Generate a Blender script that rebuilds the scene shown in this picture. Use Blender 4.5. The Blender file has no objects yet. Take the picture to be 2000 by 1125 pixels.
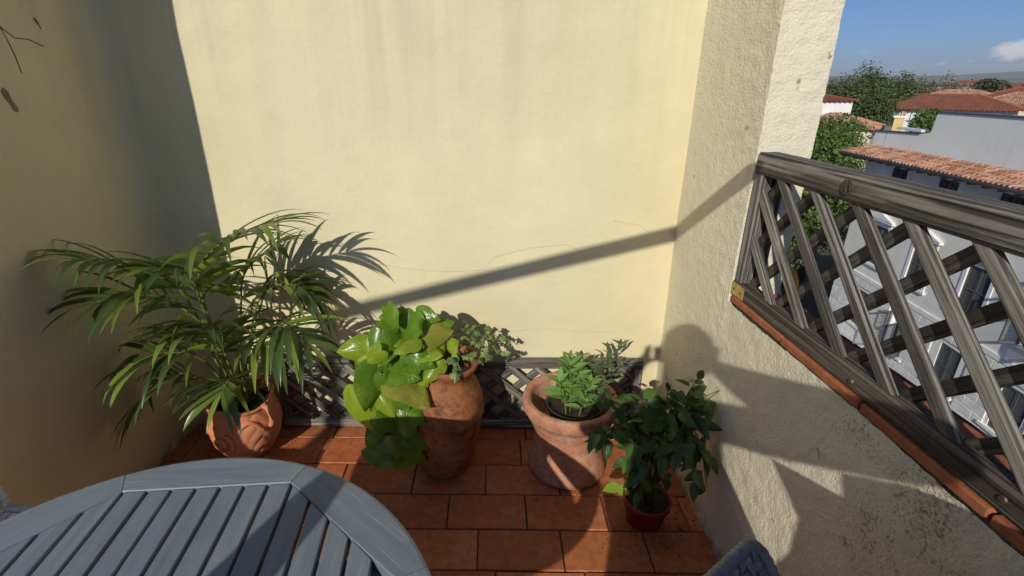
import bpy, bmesh, math, random
from mathutils import Vector, Matrix, noise, Quaternion

# ---------------------------------------------------------------- camera, sky, sun, exposure
SC = bpy.context.scene
COL = SC.collection
R = math.radians

cam_data = bpy.data.cameras.new('camera')
cam = bpy.data.objects.new('camera', cam_data)
COL.objects.link(cam)
cam_data.sensor_width = 36.0
cam_data.lens = 981.0 / 2000.0 * 36.0
cam_data.shift_x = 0.029
cam_data.clip_start = 0.02
cam_data.clip_end = 20000
CAM = Vector((0, 0, 1.55))
RM = Matrix(((0.99995, 0.0101, -0.0003), (-0.0035, 0.3731, -0.9278), (-0.0093, 0.9277, 0.3731)))
cam.matrix_world = Matrix.Translation(CAM) @ RM.to_4x4()
SC.camera = cam

SUN_AZ, SUN_EL = 22.5, 27.5          # heading of the light, measured from +Y towards +X; elevation
sd = Vector((math.sin(R(SUN_AZ)) * math.cos(R(SUN_EL)), math.cos(R(SUN_AZ)) * math.cos(R(SUN_EL)), -math.sin(R(SUN_EL))))
sun_data = bpy.data.lights.new('sun', 'SUN')
sun_data.energy = 3.85
sun_data.angle = R(0.55)
sun_data.color = (1.0, 0.95, 0.84)
sun = bpy.data.objects.new('sun', sun_data)
COL.objects.link(sun)
sun.rotation_euler = sd.to_track_quat('-Z', 'Y').to_euler()
sun.location = (-4, -8, 12)

world = bpy.data.worlds.new('World')
SC.world = world
world.use_nodes = True
wn, wl = world.node_tree.nodes, world.node_tree.links
bg = wn['Background']
sky = wn.new('ShaderNodeTexSky')
sky.sky_type = 'NISHITA'
sky.sun_disc = False
sky.sun_elevation = R(SUN_EL)
sky.sun_rotation = R(180 + SUN_AZ)
sky.air_density = 0.6
sky.dust_density = 1.0
sky.ozone_density = 8.0
bg.inputs['Strength'].default_value = 0.088
# a few small fair-weather clouds low over the horizon
tc = wn.new('ShaderNodeTexCoord')
nz = wn.new('ShaderNodeTexNoise')
nz.inputs['Scale'].default_value = 58
nz.inputs['Detail'].default_value = 7
nz.inputs['Roughness'].default_value = 0.58
mp = wn.new('ShaderNodeMapping')
mp.inputs['Scale'].default_value = (1, 1, 1.9)
wl.new(tc.outputs['Generated'], mp.inputs['Vector'])
wl.new(mp.outputs['Vector'], nz.inputs['Vector'])
acc = None
for (dx, dy, dz, rad, amp) in [(0.700, 0.713, 0.036, 0.050, 1.0), (0.665, 0.746, 0.026, 0.022, 0.55), (0.572, 0.819, 0.041, 0.030, 0.45),
                               (0.644, 0.765, 0.023, 0.020, 0.55), (0.75, 0.66, 0.06, 0.07, 0.9), (0.86, 0.50, 0.05, 0.08, 0.9),
                               (0.97, 0.20, 0.06, 0.09, 0.9), (0.25, 0.96, 0.06, 0.07, 0.8), (-0.5, 0.85, 0.07, 0.09, 0.8)]:
    sub = wn.new('ShaderNodeVectorMath'); sub.operation = 'SUBTRACT'
    wl.new(tc.outputs['Generated'], sub.inputs[0]); sub.inputs[1].default_value = Vector((dx, dy, dz)).normalized()
    scl = wn.new('ShaderNodeVectorMath'); scl.operation = 'MULTIPLY'
    wl.new(sub.outputs[0], scl.inputs[0]); scl.inputs[1].default_value = (1 / rad, 1 / rad, 2.4 / rad)
    ln = wn.new('ShaderNodeVectorMath'); ln.operation = 'LENGTH'
    wl.new(scl.outputs[0], ln.inputs[0])
    mr = wn.new('ShaderNodeMapRange'); mr.clamp = True
    mr.inputs[1].default_value = 1.15; mr.inputs[2].default_value = 0.15
    mr.inputs[3].default_value = 0.0; mr.inputs[4].default_value = amp
    wl.new(ln.outputs['Value'], mr.inputs[0])
    if acc is None:
        acc = mr.outputs[0]
    else:
        mx = wn.new('ShaderNodeMath'); mx.operation = 'MAXIMUM'
        wl.new(acc, mx.inputs[0]); wl.new(mr.outputs[0], mx.inputs[1]); acc = mx.outputs[0]
add = wn.new('ShaderNodeMath'); add.operation = 'ADD'
wl.new(acc, add.inputs[0]); wl.new(nz.outputs['Fac'], add.inputs[1])
cr = wn.new('ShaderNodeMapRange'); cr.clamp = True; cr.interpolation_type = 'SMOOTHSTEP'
cr.inputs[1].default_value = 0.92; cr.inputs[2].default_value = 1.30; cr.inputs[3].default_value = 0; cr.inputs[4].default_value = 0.85
wl.new(add.outputs[0], cr.inputs[0])
mixc = wn.new('ShaderNodeMix'); mixc.data_type = 'RGBA'
wl.new(cr.outputs[0], mixc.inputs[0]); wl.new(sky.outputs[0], mixc.inputs[6])
mixc.inputs[7].default_value = (8.6, 8.5, 8.8, 1)
wl.new(mixc.outputs[2], bg.inputs['Color'])

SC.view_settings.view_transform = 'Standard'
SC.view_settings.look = 'None'
SC.view_settings.exposure = 0.0
SC.view_settings.gamma = 1.0
SC.render.engine = 'CYCLES'
SC.cycles.max_bounces = 8
SC.cycles.diffuse_bounces = 5
SC.cycles.transparent_max_bounces = 8
SC.cycles.sample_clamp_indirect = 6

rnd = random.Random(7)

# ---------------------------------------------------------------- helpers
def mesh_obj(name, verts, faces, mat=None, parent=None, smooth=False, data=None):
    if data is None:
        me = bpy.data.meshes.new(name)
        me.from_pydata([tuple(v) for v in verts], [], faces)
        me.update()
        if smooth:
            for p in me.polygons: p.use_smooth = True
        if mat: me.materials.append(mat)
    else:
        me = data
    o = bpy.data.objects.new(name, me)
    COL.objects.link(o)
    if parent: o.parent = parent
    return o

def empty(name, loc=(0, 0, 0), rz=0.0, parent=None):
    o = bpy.data.objects.new(name, None)
    COL.objects.link(o)
    o.location = loc
    o.rotation_euler = (0, 0, rz)
    o.empty_display_size = 0.1
    if parent: o.parent = parent
    return o

def tag(o, label, cat, group=None):
    o['label'] = label
    o['category'] = cat
    if group: o['group'] = group
    return o

def structure(o):
    o['kind'] = 'structure'
    return o

def stuff(o):
    o['kind'] = 'stuff'
    return o

class MB:
    """collects verts and faces for one mesh"""
    def __init__(self): self.v = []; self.f = []
    def add(self, vs, fs):
        b = len(self.v)
        self.v += [Vector(x) for x in vs]
        self.f += [tuple(i + b for i in f) for f in fs]
        return self
    def box(self, x0, x1, y0, y1, z0, z1, M=None, bev=0.0):
        if bev > 0:
            vs, fs = bevbox(x0, x1, y0, y1, z0, z1, bev)
        else:
            vs = [(x0, y0, z0), (x1, y0, z0), (x1, y1, z0), (x0, y1, z0), (x0, y0, z1), (x1, y0, z1), (x1, y1, z1), (x0, y1, z1)]
            fs = [(0, 3, 2, 1), (4, 5, 6, 7), (0, 1, 5, 4), (1, 2, 6, 5), (2, 3, 7, 6), (3, 0, 4, 7)]
        if M: vs = [M @ Vector(v) for v in vs]
        return self.add(vs, fs)
    def tube(self, pts, radii, seg=8, cap=True):
        pts = [Vector(p) for p in pts]
        if not isinstance(radii, (list, tuple)): radii = [radii] * len(pts)
        rings = []; vs = []; fs = []
        nrm = None
        for i, p in enumerate(pts):
            t = (pts[min(i + 1, len(pts) - 1)] - pts[max(i - 1, 0)]).normalized()
            if nrm is None:
                nrm = t.orthogonal().normalized()
            else:
                nrm = (nrm - t * nrm.dot(t))
                nrm = nrm.normalized() if nrm.length > 1e-6 else t.orthogonal().normalized()
            b = t.cross(nrm)
            for k in range(seg):
                a = 2 * math.pi * k / seg
                vs.append(p + (nrm * math.cos(a) + b * math.sin(a)) * radii[i])
        n = len(pts)
        for i in range(n - 1):
            for k in range(seg):
                k2 = (k + 1) % seg
                fs.append((i * seg + k, i * seg + k2, (i + 1) * seg + k2, (i + 1) * seg + k))
        if cap:
            fs.append(tuple(reversed(range(seg)))); fs.append(tuple(range((n - 1) * seg, n * seg)))
        return self.add(vs, fs)
    def lathe(self, prof, seg=40, center=(0, 0, 0), warp=None, close=False):
        cx, cy, cz = center
        vs = []; fs = []
        for (r, z) in prof:
            for k in range(seg):
                a = 2 * math.pi * k / seg
                rr, zz = (r, z) if warp is None else warp(a, r, z)
                vs.append((cx + rr * math.cos(a), cy + rr * math.sin(a), cz + zz))
        n = len(prof)
        for i in range(n - 1):
            for k in range(seg):
                k2 = (k + 1) % seg
                fs.append((i * seg + k, i * seg + k2, (i + 1) * seg + k2, (i + 1) * seg + k))
        return self.add(vs, fs)
    def obj(self, name, mat=None, parent=None, smooth=False):
        return mesh_obj(name, self.v, self.f, mat, parent, smooth)

def bevbox(x0, x1, y0, y1, z0, z1, b):
    """box with chamfered edges: 24 verts"""
    bm = bmesh.new()
    bmesh.ops.create_cube(bm, size=1)
    for v in bm.verts:
        v.co = Vector(((x0 + x1) / 2 + v.co.x * (x1 - x0), (y0 + y1) / 2 + v.co.y * (y1 - y0), (z0 + z1) / 2 + v.co.z * (z1 - z0)))
    bmesh.ops.bevel(bm, geom=bm.edges[:], offset=b, segments=1, affect='EDGES')
    bm.verts.ensure_lookup_table()
    vs = [v.co.copy() for v in bm.verts]
    for i, v in enumerate(bm.verts): v.index = i
    fs = [tuple(v.index for v in f.verts) for f in bm.faces]
    bm.free()
    return vs, fs

def frame_matrix(p0, p1, up=(0, 0, 1)):
    """matrix whose local x runs from p0 to p1"""
    p0, p1 = Vector(p0), Vector(p1)
    x = (p1 - p0).normalized()
    z = Vector(up); z = (z - x * z.dot(x))
    z = z.normalized() if z.length > 1e-5 else x.orthogonal().normalized()
    y = z.cross(x)
    M = Matrix((x, y, z)).transposed().to_4x4()
    M.translation = p0
    return M

# ---------------------------------------------------------------- materials
class NT:
    def __init__(self, name):
        self.m = bpy.data.materials.new(name)
        self.m.use_nodes = True
        self.t = self.m.node_tree
        self.n, self.l = self.t.nodes, self.t.links
        self.b = self.n['Principled BSDF']
        self.out = self.n['Material Output']
    def new(self, t, **kw):
        x = self.n.new(t)
        for k, v in kw.items(): setattr(x, k, v)
        return x
    def put(self, sock, val):
        if hasattr(val, 'is_output'): self.l.new(val, sock)
        elif isinstance(val, (tuple, list)) and len(val) == 3 and sock.type == 'RGBA': sock.default_value = (*val, 1)
        else: sock.default_value = val
    def coords(self, kind='Object', scale=(1, 1, 1), loc=(0, 0, 0), rnd_off=False):
        c = self.new('ShaderNodeTexCoord')
        m = self.new('ShaderNodeMapping')
        m.inputs['Scale'].default_value = scale
        m.inputs['Location'].default_value = loc
        src = c.outputs[kind]
        if rnd_off:
            oi = self.new('ShaderNodeObjectInfo')
            v = self.new('ShaderNodeVectorMath', operation='SCALE')
            cmb = self.new('ShaderNodeCombineXYZ')
            for i in range(3): self.l.new(oi.outputs['Random'], cmb.inputs[i])
            self.l.new(cmb.outputs[0], v.inputs[0]); v.inputs['Scale'].default_value = 37.0
            a = self.new('ShaderNodeVectorMath', operation='ADD')
            self.l.new(src, a.inputs[0]); self.l.new(v.outputs[0], a.inputs[1])
            src = a.outputs[0]
        self.l.new(src, m.inputs['Vector'])
        return m.outputs['Vector']
    def noise(self, vec, scale, detail=5, rough=0.55, dist=0.0):
        x = self.new('ShaderNodeTexNoise')
        self.l.new(vec, x.inputs['Vector'])
        x.inputs['Scale'].default_value = scale; x.inputs['Detail'].default_value = detail
        x.inputs['Roughness'].default_value = rough; x.inputs['Distortion'].default_value = dist
        return x.outputs['Fac']
    def voronoi(self, vec, scale, feature='F1', out='Distance'):
        x = self.new('ShaderNodeTexVoronoi', feature=feature)
        self.l.new(vec, x.inputs['Vector']); x.inputs['Scale'].default_value = scale
        return x.outputs[out]
    def ramp(self, fac, a, b, lo=0.0, hi=1.0):
        x = self.new('ShaderNodeMapRange'); x.clamp = True
        self.put(x.inputs[0], fac)
        x.inputs[1].default_value = a; x.inputs[2].default_value = b
        x.inputs[3].default_value = lo; x.inputs[4].default_value = hi
        return x.outputs[0]
    def math(self, op, a, b=0.0):
        x = self.new('ShaderNodeMath', operation=op)
        self.put(x.inputs[0], a); self.put(x.inputs[1], b)
        return x.outputs[0]
    def mix(self, fac, a, b, blend='MIX'):
        x = self.new('ShaderNodeMix', data_type='RGBA', blend_type=blend)
        self.put(x.inputs[0], fac); self.put(x.inputs[6], a); self.put(x.inputs[7], b)
        return x.outputs[2]
    def bump(self, h, strength=0.5, dist=0.01, prev=None):
        x = self.new('ShaderNodeBump')
        x.inputs['Strength'].default_value = strength; x.inputs['Distance'].default_value = dist
        self.l.new(h, x.inputs['Height'])
        if prev is not None: self.l.new(prev, x.inputs['Normal'])
        return x.outputs['Normal']
    def rand(self):
        return self.new('ShaderNodeObjectInfo').outputs['Random']
    def sep(self, vec):
        x = self.new('ShaderNodeSeparateXYZ'); self.l.new(vec, x.inputs[0]); return x.outputs
    def done(self, col, rough=0.6, normal=None, **kw):
        self.put(self.b.inputs['Base Color'], col)
        self.put(self.b.inputs['Roughness'], rough)
        if normal is not None: self.l.new(normal, self.b.inputs['Normal'])
        for k, v in kw.items(): self.put(self.b.inputs[k], v)
        return self.m

def plain(name, col, rough=0.6, var=0.15, scale=12, metallic=0.0, bump=0.15):
    t = NT(name)
    v = t.coords()
    n = t.noise(v, scale, 6)
    c = t.mix(t.ramp(n, 0.3, 0.7), tuple(x * (1 - var) for x in col), tuple(min(1, x * (1 + var)) for x in col))
    return t.done(c, rough, t.bump(n, bump, 0.004), Metallic=metallic)

def m_stucco(name, base, coarse=0.0, mould=0.0, drips=0.0, cracks=0.0):
    t = NT(name)
    v = t.coords()
    big = t.noise(v, 1.3, 4, 0.5)
    mid = t.noise(v, 7, 6, 0.6)
    c = t.mix(t.ramp(big, 0.35, 0.68), tuple(x * 0.90 for x in base), tuple(min(1, x * 1.06) for x in base))
    warm = (base[0] * 1.0, base[1] * 0.91, base[2] * 0.76)
    c = t.mix(t.ramp(t.noise(t.coords(scale=(1, 1, 0.45), loc=(3, 1, 2)), 1.7, 4), 0.45, 0.75, 0, 0.6), c, warm)
    c = t.mix(t.ramp(mid, 0.42, 0.75, 0.0, 0.28), c, tuple(x * 0.8 for x in base))
    if drips:
        dv = t.coords(scale=(9, 9, 0.42))
        dn = t.noise(dv, 1.0, 6, 0.6)
        z = t.sep(t.coords())[2]
        top = t.ramp(t.math('ADD', z, t.math('MULTIPLY', t.math('SUBTRACT', t.noise(t.coords(scale=(3, 3, 0.6)), 1, 3), 0.5), 0.9)), 1.05, 1.95)
        k = t.math('MULTIPLY', t.ramp(dn, 0.42, 0.72), top)
        c = t.mix(t.math('MULTIPLY', k, drips), c, (0.23, 0.215, 0.165))
        blot = t.ramp(t.noise(t.coords(scale=(1.2, 1.2, 0.7), loc=(7.2, 0, 1.1)), 2.6, 7, 0.68), 0.55, 0.76, 0, 0.26 * drips)
        c = t.mix(blot, c, (0.30, 0.265, 0.19))
    if cracks:
        cv = t.coords(scale=(0.8, 0.8, 1.5))
        wob = t.new('ShaderNodeTexNoise'); t.l.new(t.coords(), wob.inputs['Vector']); wob.inputs['Scale'].default_value = 3.2; wob.inputs['Detail'].default_value = 5
        ad = t.new('ShaderNodeVectorMath', operation='MULTIPLY_ADD')
        t.l.new(wob.outputs['Color'], ad.inputs[0]); ad.inputs[1].default_value = (0.22, 0.22, 0.22); t.l.new(cv, ad.inputs[2])
        e = t.voronoi(ad.outputs[0], 1.05, 'DISTANCE_TO_EDGE')
        msk = t.ramp(t.noise(t.coords(loc=(5, 2, 9)), 1.6, 3), 0.50, 0.62)
        ck = t.math('MULTIPLY', t.ramp(e, 0.0012, 0.0032, 1, 0), msk)
        c = t.mix(t.math('MULTIPLY', ck, cracks), c, (0.22, 0.18, 0.12))
    if mould:
        sp = t.noise(t.coords(), 125, 5, 0.72)
        reg = t.noise(t.coords(loc=(1.7, 4.4, 0.3)), 3.2, 5, 0.62)
        y = t.sep(t.coords())[1]
        near = t.ramp(y, 1.55, 0.75)
        thr = t.math('ADD', t.math('MULTIPLY', t.math('MULTIPLY', t.ramp(reg, 0.46, 0.72), t.ramp(near, 0, 1, 0.25, 1)), 0.19), 0.0)
        k = t.ramp(t.math('ADD', sp, thr), 0.65, 0.74, 0, mould)
        c = t.mix(k, c, (0.055, 0.045, 0.032))
        pit = t.ramp(t.noise(t.coords(loc=(2.2, 5.1, 0.4)), 24, 3, 0.5), 0.70, 0.755, 0, 0.75)
        c = t.mix(pit, c, (0.16, 0.12, 0.075))
        soft_ = t.ramp(t.noise(t.coords(loc=(1.7, 4.4, 0.3)), 3.2, 5, 0.62), 0.48, 0.75, 0, 0.14)
        c = t.mix(t.math('MULTIPLY', soft_, near), c, (0.20, 0.17, 0.12))
    # damp dirt line at the foot of the wall
    z = t.sep(t.coords())[2]
    foot = t.math('MULTIPLY', t.ramp(z, 0.07, 0.0), t.ramp(t.noise(t.coords(), 14, 5), 0.35, 0.6))
    c = t.mix(t.math('MULTIPLY', foot, 0.8), c, (0.10, 0.08, 0.055))
    fine = t.noise(t.coords(), 190, 4, 0.6)
    grit = t.noise(t.coords(loc=(6, 1, 3)), 420, 3, 0.7)
    c = t.mix(t.ramp(grit, 0.42, 0.72, 0, 0.22), c, tuple(x * 0.72 for x in base))
    trow = t.noise(t.coords(scale=(1.0, 1.0, 1.7), loc=(2, 9, 4)), 16, 7, 0.72, 0.5)
    c = t.mix(t.ramp(trow, 0.55, 0.78, 0, 0.22), c, tuple(min(1, x * 1.12) for x in base))
    nrm = t.bump(fine, 0.28, 0.003)
    nrm = t.bump(t.noise(t.coords(), 22, 6, 0.65), 0.30, 0.010, nrm)
    if coarse:
        cs = t.noise(t.coords(scale=(1, 1, 1.1)), 105, 5, 0.62, 0.0)
        nrm = t.bump(t.ramp(cs, 0.30, 0.74), min(1.0, coarse), 0.006, nrm)
    return t.done(c, 0.92, nrm, **{'Specular IOR Level': 0.2})

def m_wood(name, light, dark, grain=1.0, rough=0.8):
    """weathered boards; local x is the grain direction"""
    t = NT(name)
    v = t.coords(scale=(2.2, 55, 55), rnd_off=True)
    g = t.noise(v, 1.0, 7, 0.62, 0.9)
    w = t.new('ShaderNodeTexWave', wave_type='BANDS', bands_direction='Y')
    t.l.new(t.coords(scale=(0.35, 9, 9), rnd_off=True), w.inputs['Vector'])
    w.inputs['Scale'].default_value = 3.2; w.inputs['Distortion'].default_value = 9; w.inputs['Detail'].default_value = 3; w.inputs['Detail Scale'].default_value = 1.1
    k = t.math('ADD', t.math('MULTIPLY', g, 0.65), t.math('MULTIPLY', w.outputs['Fac'], 0.35))
    c = t.mix(t.ramp(k, 0.38, 0.64), dark, light)
    tone = t.noise(t.coords(scale=(1.1, 5, 5), rnd_off=True), 2.0, 4, 0.6)
    c = t.mix(t.ramp(tone, 0.35, 0.7, 0, 0.5), c, tuple(x * 0.5 for x in light))
    c = t.mix(t.ramp(t.noise(t.coords(scale=(3, 20, 20), loc=(4, 4, 4), rnd_off=True), 1.5, 5, 0.7), 0.55, 0.75, 0, 0.55), c, (light[0] * 1.25, light[1] * 1.27, light[2] * 1.3))
    spots = t.noise(t.coords(scale=(5, 14, 14), rnd_off=True), 1.3, 5, 0.6)
    c = t.mix(t.ramp(spots, 0.52, 0.78, 0, 0.6), c, tuple(x * 0.45 for x in dark))
    rv = t.rand()
    c = t.mix(t.ramp(rv, 0, 1, 0, 0.35), c, tuple(x * 0.62 for x in light))
    fis = t.ramp(t.noise(t.coords(scale=(1.6, 120, 120), rnd_off=True), 1.0, 4, 0.6, 0.5), 0.555, 0.65)
    c = t.mix(t.math('MULTIPLY', fis, 0.7), c, tuple(x * 0.25 for x in dark))
    n = t.bump(k, 0.55 * grain, 0.006)
    n = t.bump(t.math('MULTIPLY', fis, -1.0), 0.6 * grain, 0.004, n)
    return t.done(c, rough, n, **{'Specular IOR Level': 0.25})

def m_terracotta(name, base, stain=0.5, white=0.0, dark=0.0, rough=0.75, rnd_amt=0.0, scale=1.0, bump=0.3):
    t = NT(name)
    v = t.coords(rnd_off=rnd_amt > 0)
    a = t.noise(v, 9 * scale, 6, 0.6)
    b = t.noise(v, 42 * scale, 5, 0.65)
    c = t.mix(t.ramp(a, 0.3, 0.7), tuple(x * 0.80 for x in base), tuple(min(1, x * 1.15) for x in base))
    c = t.mix(t.ramp(b, 0.5, 0.75, 0, stain), c, tuple(x * 0.55 for x in base))
    if rnd_amt:
        c = t.mix(t.ramp(t.rand(), 0, 1, 0, rnd_amt), c, (base[0] * 0.72, base[1] * 0.66, base[2] * 0.62))
        r5 = t.math('FRACT', t.math('MULTIPLY', t.rand(), 5.37))
        c = t.mix(t.ramp(r5, 0.35, 1, 0, 0.45 * rnd_amt), c, (min(1, base[0] * 1.15), base[1] * 1.45, base[2] * 1.5))
    if white:
        s = t.noise(t.coords(loc=(4, 1, 2)), 6 * scale, 8, 0.72, 0.7)
        c = t.mix(t.ramp(s, 0.54, 0.70, 0, white), c, (0.52, 0.44, 0.37))
    if dark:
        s = t.noise(t.coords(loc=(8, 3, 5)), 26 * scale, 8, 0.75)
        r2 = t.noise(t.coords(loc=(2, 3, 5)), 5 * scale, 4, 0.6)
        c = t.mix(t.math('MULTIPLY', t.ramp(s, 0.45, 0.62), t.ramp(r2, 0.35, 0.65, 0.25, dark)), c, (0.035, 0.022, 0.014))
    n = t.bump(b, bump, 0.004)
    n = t.bump(t.noise(v, 160 * scale, 3), bump * 0.6, 0.002, n)
    return t.done(c, rough, n, **{'Specular IOR Level': 0.3})

def m_leaf(name, col, edge=None, rough=0.35, trans=0.35, var=0.3, patch=None, patch_amt=0.5, vein=None, tcol=None):
    """leaf blade; local x runs along the midrib from stalk to tip"""
    t = NT(name)
    r = t.rand()
    v = t.coords(rnd_off=True)
    n = t.noise(v, 6, 6)
    c = t.mix(t.ramp(n, 0.3, 0.7), tuple(x * 0.7 for x in col), tuple(x * 1.15 for x in col))
    c = t.mix(t.ramp(r, 0, 1, 0, 1), c, tuple(x * (1 - var) for x in col))
    if edge: c = t.mix(t.ramp(t.math('FRACT', t.math('MULTIPLY', r, 7.13)), 0.55, 0.95, 0, 0.85), c, edge)
    if patch:
        s = t.noise(t.coords(scale=(1.0, 2.6, 1), rnd_off=True), 3.2, 6, 0.65, 0.8)
        c = t.mix(t.ramp(s, 0.50, 0.64, 0, patch_amt), c, patch)
    blem = t.noise(t.coords(loc=(3, 3, 3), rnd_off=True), 5.5, 6, 0.7)
    c = t.mix(t.ramp(blem, 0.64, 0.74, 0, 0.55), c, (0.17, 0.105, 0.03))
    h = n
    if vein:
        ob = t.sep(t.coords())
        ay = t.math('ABSOLUTE', ob[1])
        mid = t.ramp(ay, 0.0, 0.020, 1, 0)
        w = t.math('SINE', t.math('MULTIPLY', t.math('SUBTRACT', ob[0], t.math('ADD', t.math('MULTIPLY', ay, 0.55), t.math('MULTIPLY', t.math('POWER', ay, 2.0), 1.1))), 44.0))
        vn = t.ramp(w, 0.80, 1.0, 0, 0.35)
        vv = t.math('MAXIMUM', mid, vn)
        c = t.mix(t.math('MULTIPLY', vv, 0.42), c, vein)
        h = t.math('SUBTRACT', t.math('MULTIPLY', n, 0.8), t.math('MULTIPLY', vv, 0.6))
    nrm = t.bump(h, 0.35, 0.004)
    t.done(c, rough, nrm, **{'Specular IOR Level': 0.45})
    tr = t.new('ShaderNodeBsdfTranslucent')
    t.l.new(t.mix(0.6, c, tcol or (min(1, col[0] * 2.2), min(1, col[1] * 2.0), col[2] * 0.7)), tr.inputs['Color'])
    mx = t.new('ShaderNodeMixShader'); mx.inputs[0].default_value = trans
    t.l.new(t.b.outputs[0], mx.inputs[1]); t.l.new(tr.outputs[0], mx.inputs[2])
    t.l.new(mx.outputs[0], t.out.inputs['Surface'])
    return t.m

def m_crown(name, a, b, dens=1.0):
    t = NT(name)
    v = t.coords()
    n = t.noise(v, 0.55, 4)
    f = t.noise(v, 6, 3)
    c = t.mix(t.ramp(n, 0.3, 0.7), a, b)
    c = t.mix(t.ramp(f, 0.3, 0.7, 0, 0.45), c, tuple(x * 0.6 for x in a))
    t.done(c, 0.6)
    tr = t.new('ShaderNodeBsdfTranslucent'); t.l.new(c, tr.inputs['Color'])
    mx = t.new('ShaderNodeMixShader'); mx.inputs[0].default_value = 0.3
    t.l.new(t.b.outputs[0], mx.inputs[1]); t.l.new(tr.outputs[0], mx.inputs[2])
    t.l.new(mx.outputs[0], t.out.inputs['Surface'])
    return t.m

CREAM = (0.69, 0.625, 0.41)
M = {}
M['stucco'] = m_stucco('fine_cream_stucco', CREAM, 0, 0, 0.27, 0.0)
M['stucco_left'] = m_stucco('cream_stucco_smooth', CREAM, 0, 0, 0.3, 0.15)
M['stucco_rough'] = m_stucco('rough_cream_stucco', (0.76, 0.715, 0.55), 0.5, 0.65, 0.2, 0.2)
M['tile'] = m_terracotta('terracotta_floor_tile', (0.48, 0.146, 0.058), 0.5, 0.22, 0.42, 0.5, 1.0, 1.0, 0.25)
M['mortar'] = plain('dark_mortar', (0.055, 0.035, 0.025), 0.9, 0.3, 40)
M['coping'] = m_terracotta('coping_terracotta', (0.37, 0.125, 0.056), 0.6, 0.1, 0.5, 0.7, 0.4)
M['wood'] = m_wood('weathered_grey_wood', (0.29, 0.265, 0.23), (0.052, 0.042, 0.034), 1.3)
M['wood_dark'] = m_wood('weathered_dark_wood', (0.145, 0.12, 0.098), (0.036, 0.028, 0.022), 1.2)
M['wood_pale'] = m_wood('bleached_wood', (0.45, 0.41, 0.36), (0.16, 0.135, 0.115), 1.0)
M['pot_palm'] = m_terracotta('clay_pot', (0.56, 0.215, 0.11), 0.35, 0.15, 0.0, 0.8)
M['pot_urn'] = m_terracotta('aged_clay', (0.30, 0.112, 0.045), 0.5, 0.0, 0.95, 0.75)
M['pot_big'] = m_terracotta('pale_clay', (0.50, 0.225, 0.135), 0.4, 0.9, 0.4, 0.8)
M['red_plastic'] = plain('red_plastic', (0.17, 0.013, 0.008), 0.4, 0.12, 20)
M['black_plastic'] = plain('black_plastic', (0.014, 0.014, 0.014), 0.45, 0.2, 30)
M['soil'] = plain('potting_soil', (0.022, 0.014, 0.009), 0.95, 0.5, 90, 0, 0.9)
M['palm_leaf'] = m_leaf('palm_leaf', (0.090, 0.150, 0.048), (0.28, 0.36, 0.06), 0.30, 0.36, 0.4)
M['palm_stem'] = plain('palm_stem', (0.16, 0.19, 0.045), 0.5)
M['pothos'] = m_leaf('pothos_leaf', (0.125, 0.26, 0.02), None, 0.24, 0.42, 0.35, (0.22, 0.30, 0.03), 0.45, (0.20, 0.29, 0.06), (0.30, 0.42, 0.02))
M['pothos_light'] = m_leaf('pothos_leaf_bright', (0.30, 0.43, 0.028), None, 0.25, 0.45, 0.2, (0.42, 0.47, 0.10), 0.45, (0.35, 0.42, 0.12), (0.45, 0.55, 0.03))
M['pothos_brown'] = m_leaf('pothos_leaf_variegated', (0.34, 0.37, 0.05), None, 0.32, 0.42, 0.2, (0.34, 0.24, 0.09), 0.75, (0.36, 0.38, 0.14), (0.42, 0.42, 0.04))
M['stalk'] = plain('green_stalk', (0.17, 0.22, 0.05), 0.45)
M['ivy'] = m_leaf('ivy_leaf', (0.13, 0.21, 0.055), (0.32, 0.40, 0.12), 0.4, 0.25, 0.4, (0.34, 0.38, 0.20), 0.6)
M['sage'] = m_leaf('sage_leaf', (0.22, 0.38, 0.10), None, 0.6, 0.3, 0.35)
M['sage_grey'] = m_leaf('sage_leaf_grey', (0.13, 0.20, 0.09), None, 0.65, 0.25, 0.35)
M['ficus'] = m_leaf('ficus_leaf', (0.050, 0.105, 0.024), (0.10, 0.19, 0.035), 0.28, 0.25, 0.35, None, 0, (0.07, 0.12, 0.035))
M['bright_leaf'] = m_leaf('young_leaf', (0.30, 0.48, 0.06), None, 0.35, 0.45, 0.1)
M['twig'] = plain('brown_twig', (0.075, 0.05, 0.03), 0.8)
M['dry'] = plain('dry_leaf', (0.16, 0.10, 0.04), 0.7)
M['brass'] = plain('brass_plate', (0.45, 0.33, 0.10), 0.45, 0.25, 40, 0.7)
M['screw'] = plain('dull_screw', (0.16, 0.14, 0.11), 0.5, 0.2, 60, 0.8)
M['white_metal'] = plain('white_metal', (0.72, 0.72, 0.70), 0.4, 0.05)
M['grey_metal'] = plain('grey_metal', (0.16, 0.16, 0.17), 0.4, 0.1, 20, 0.6)
M['glass'] = plain('dark_glass', (0.012, 0.016, 0.02), 0.08, 0.1)

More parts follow.
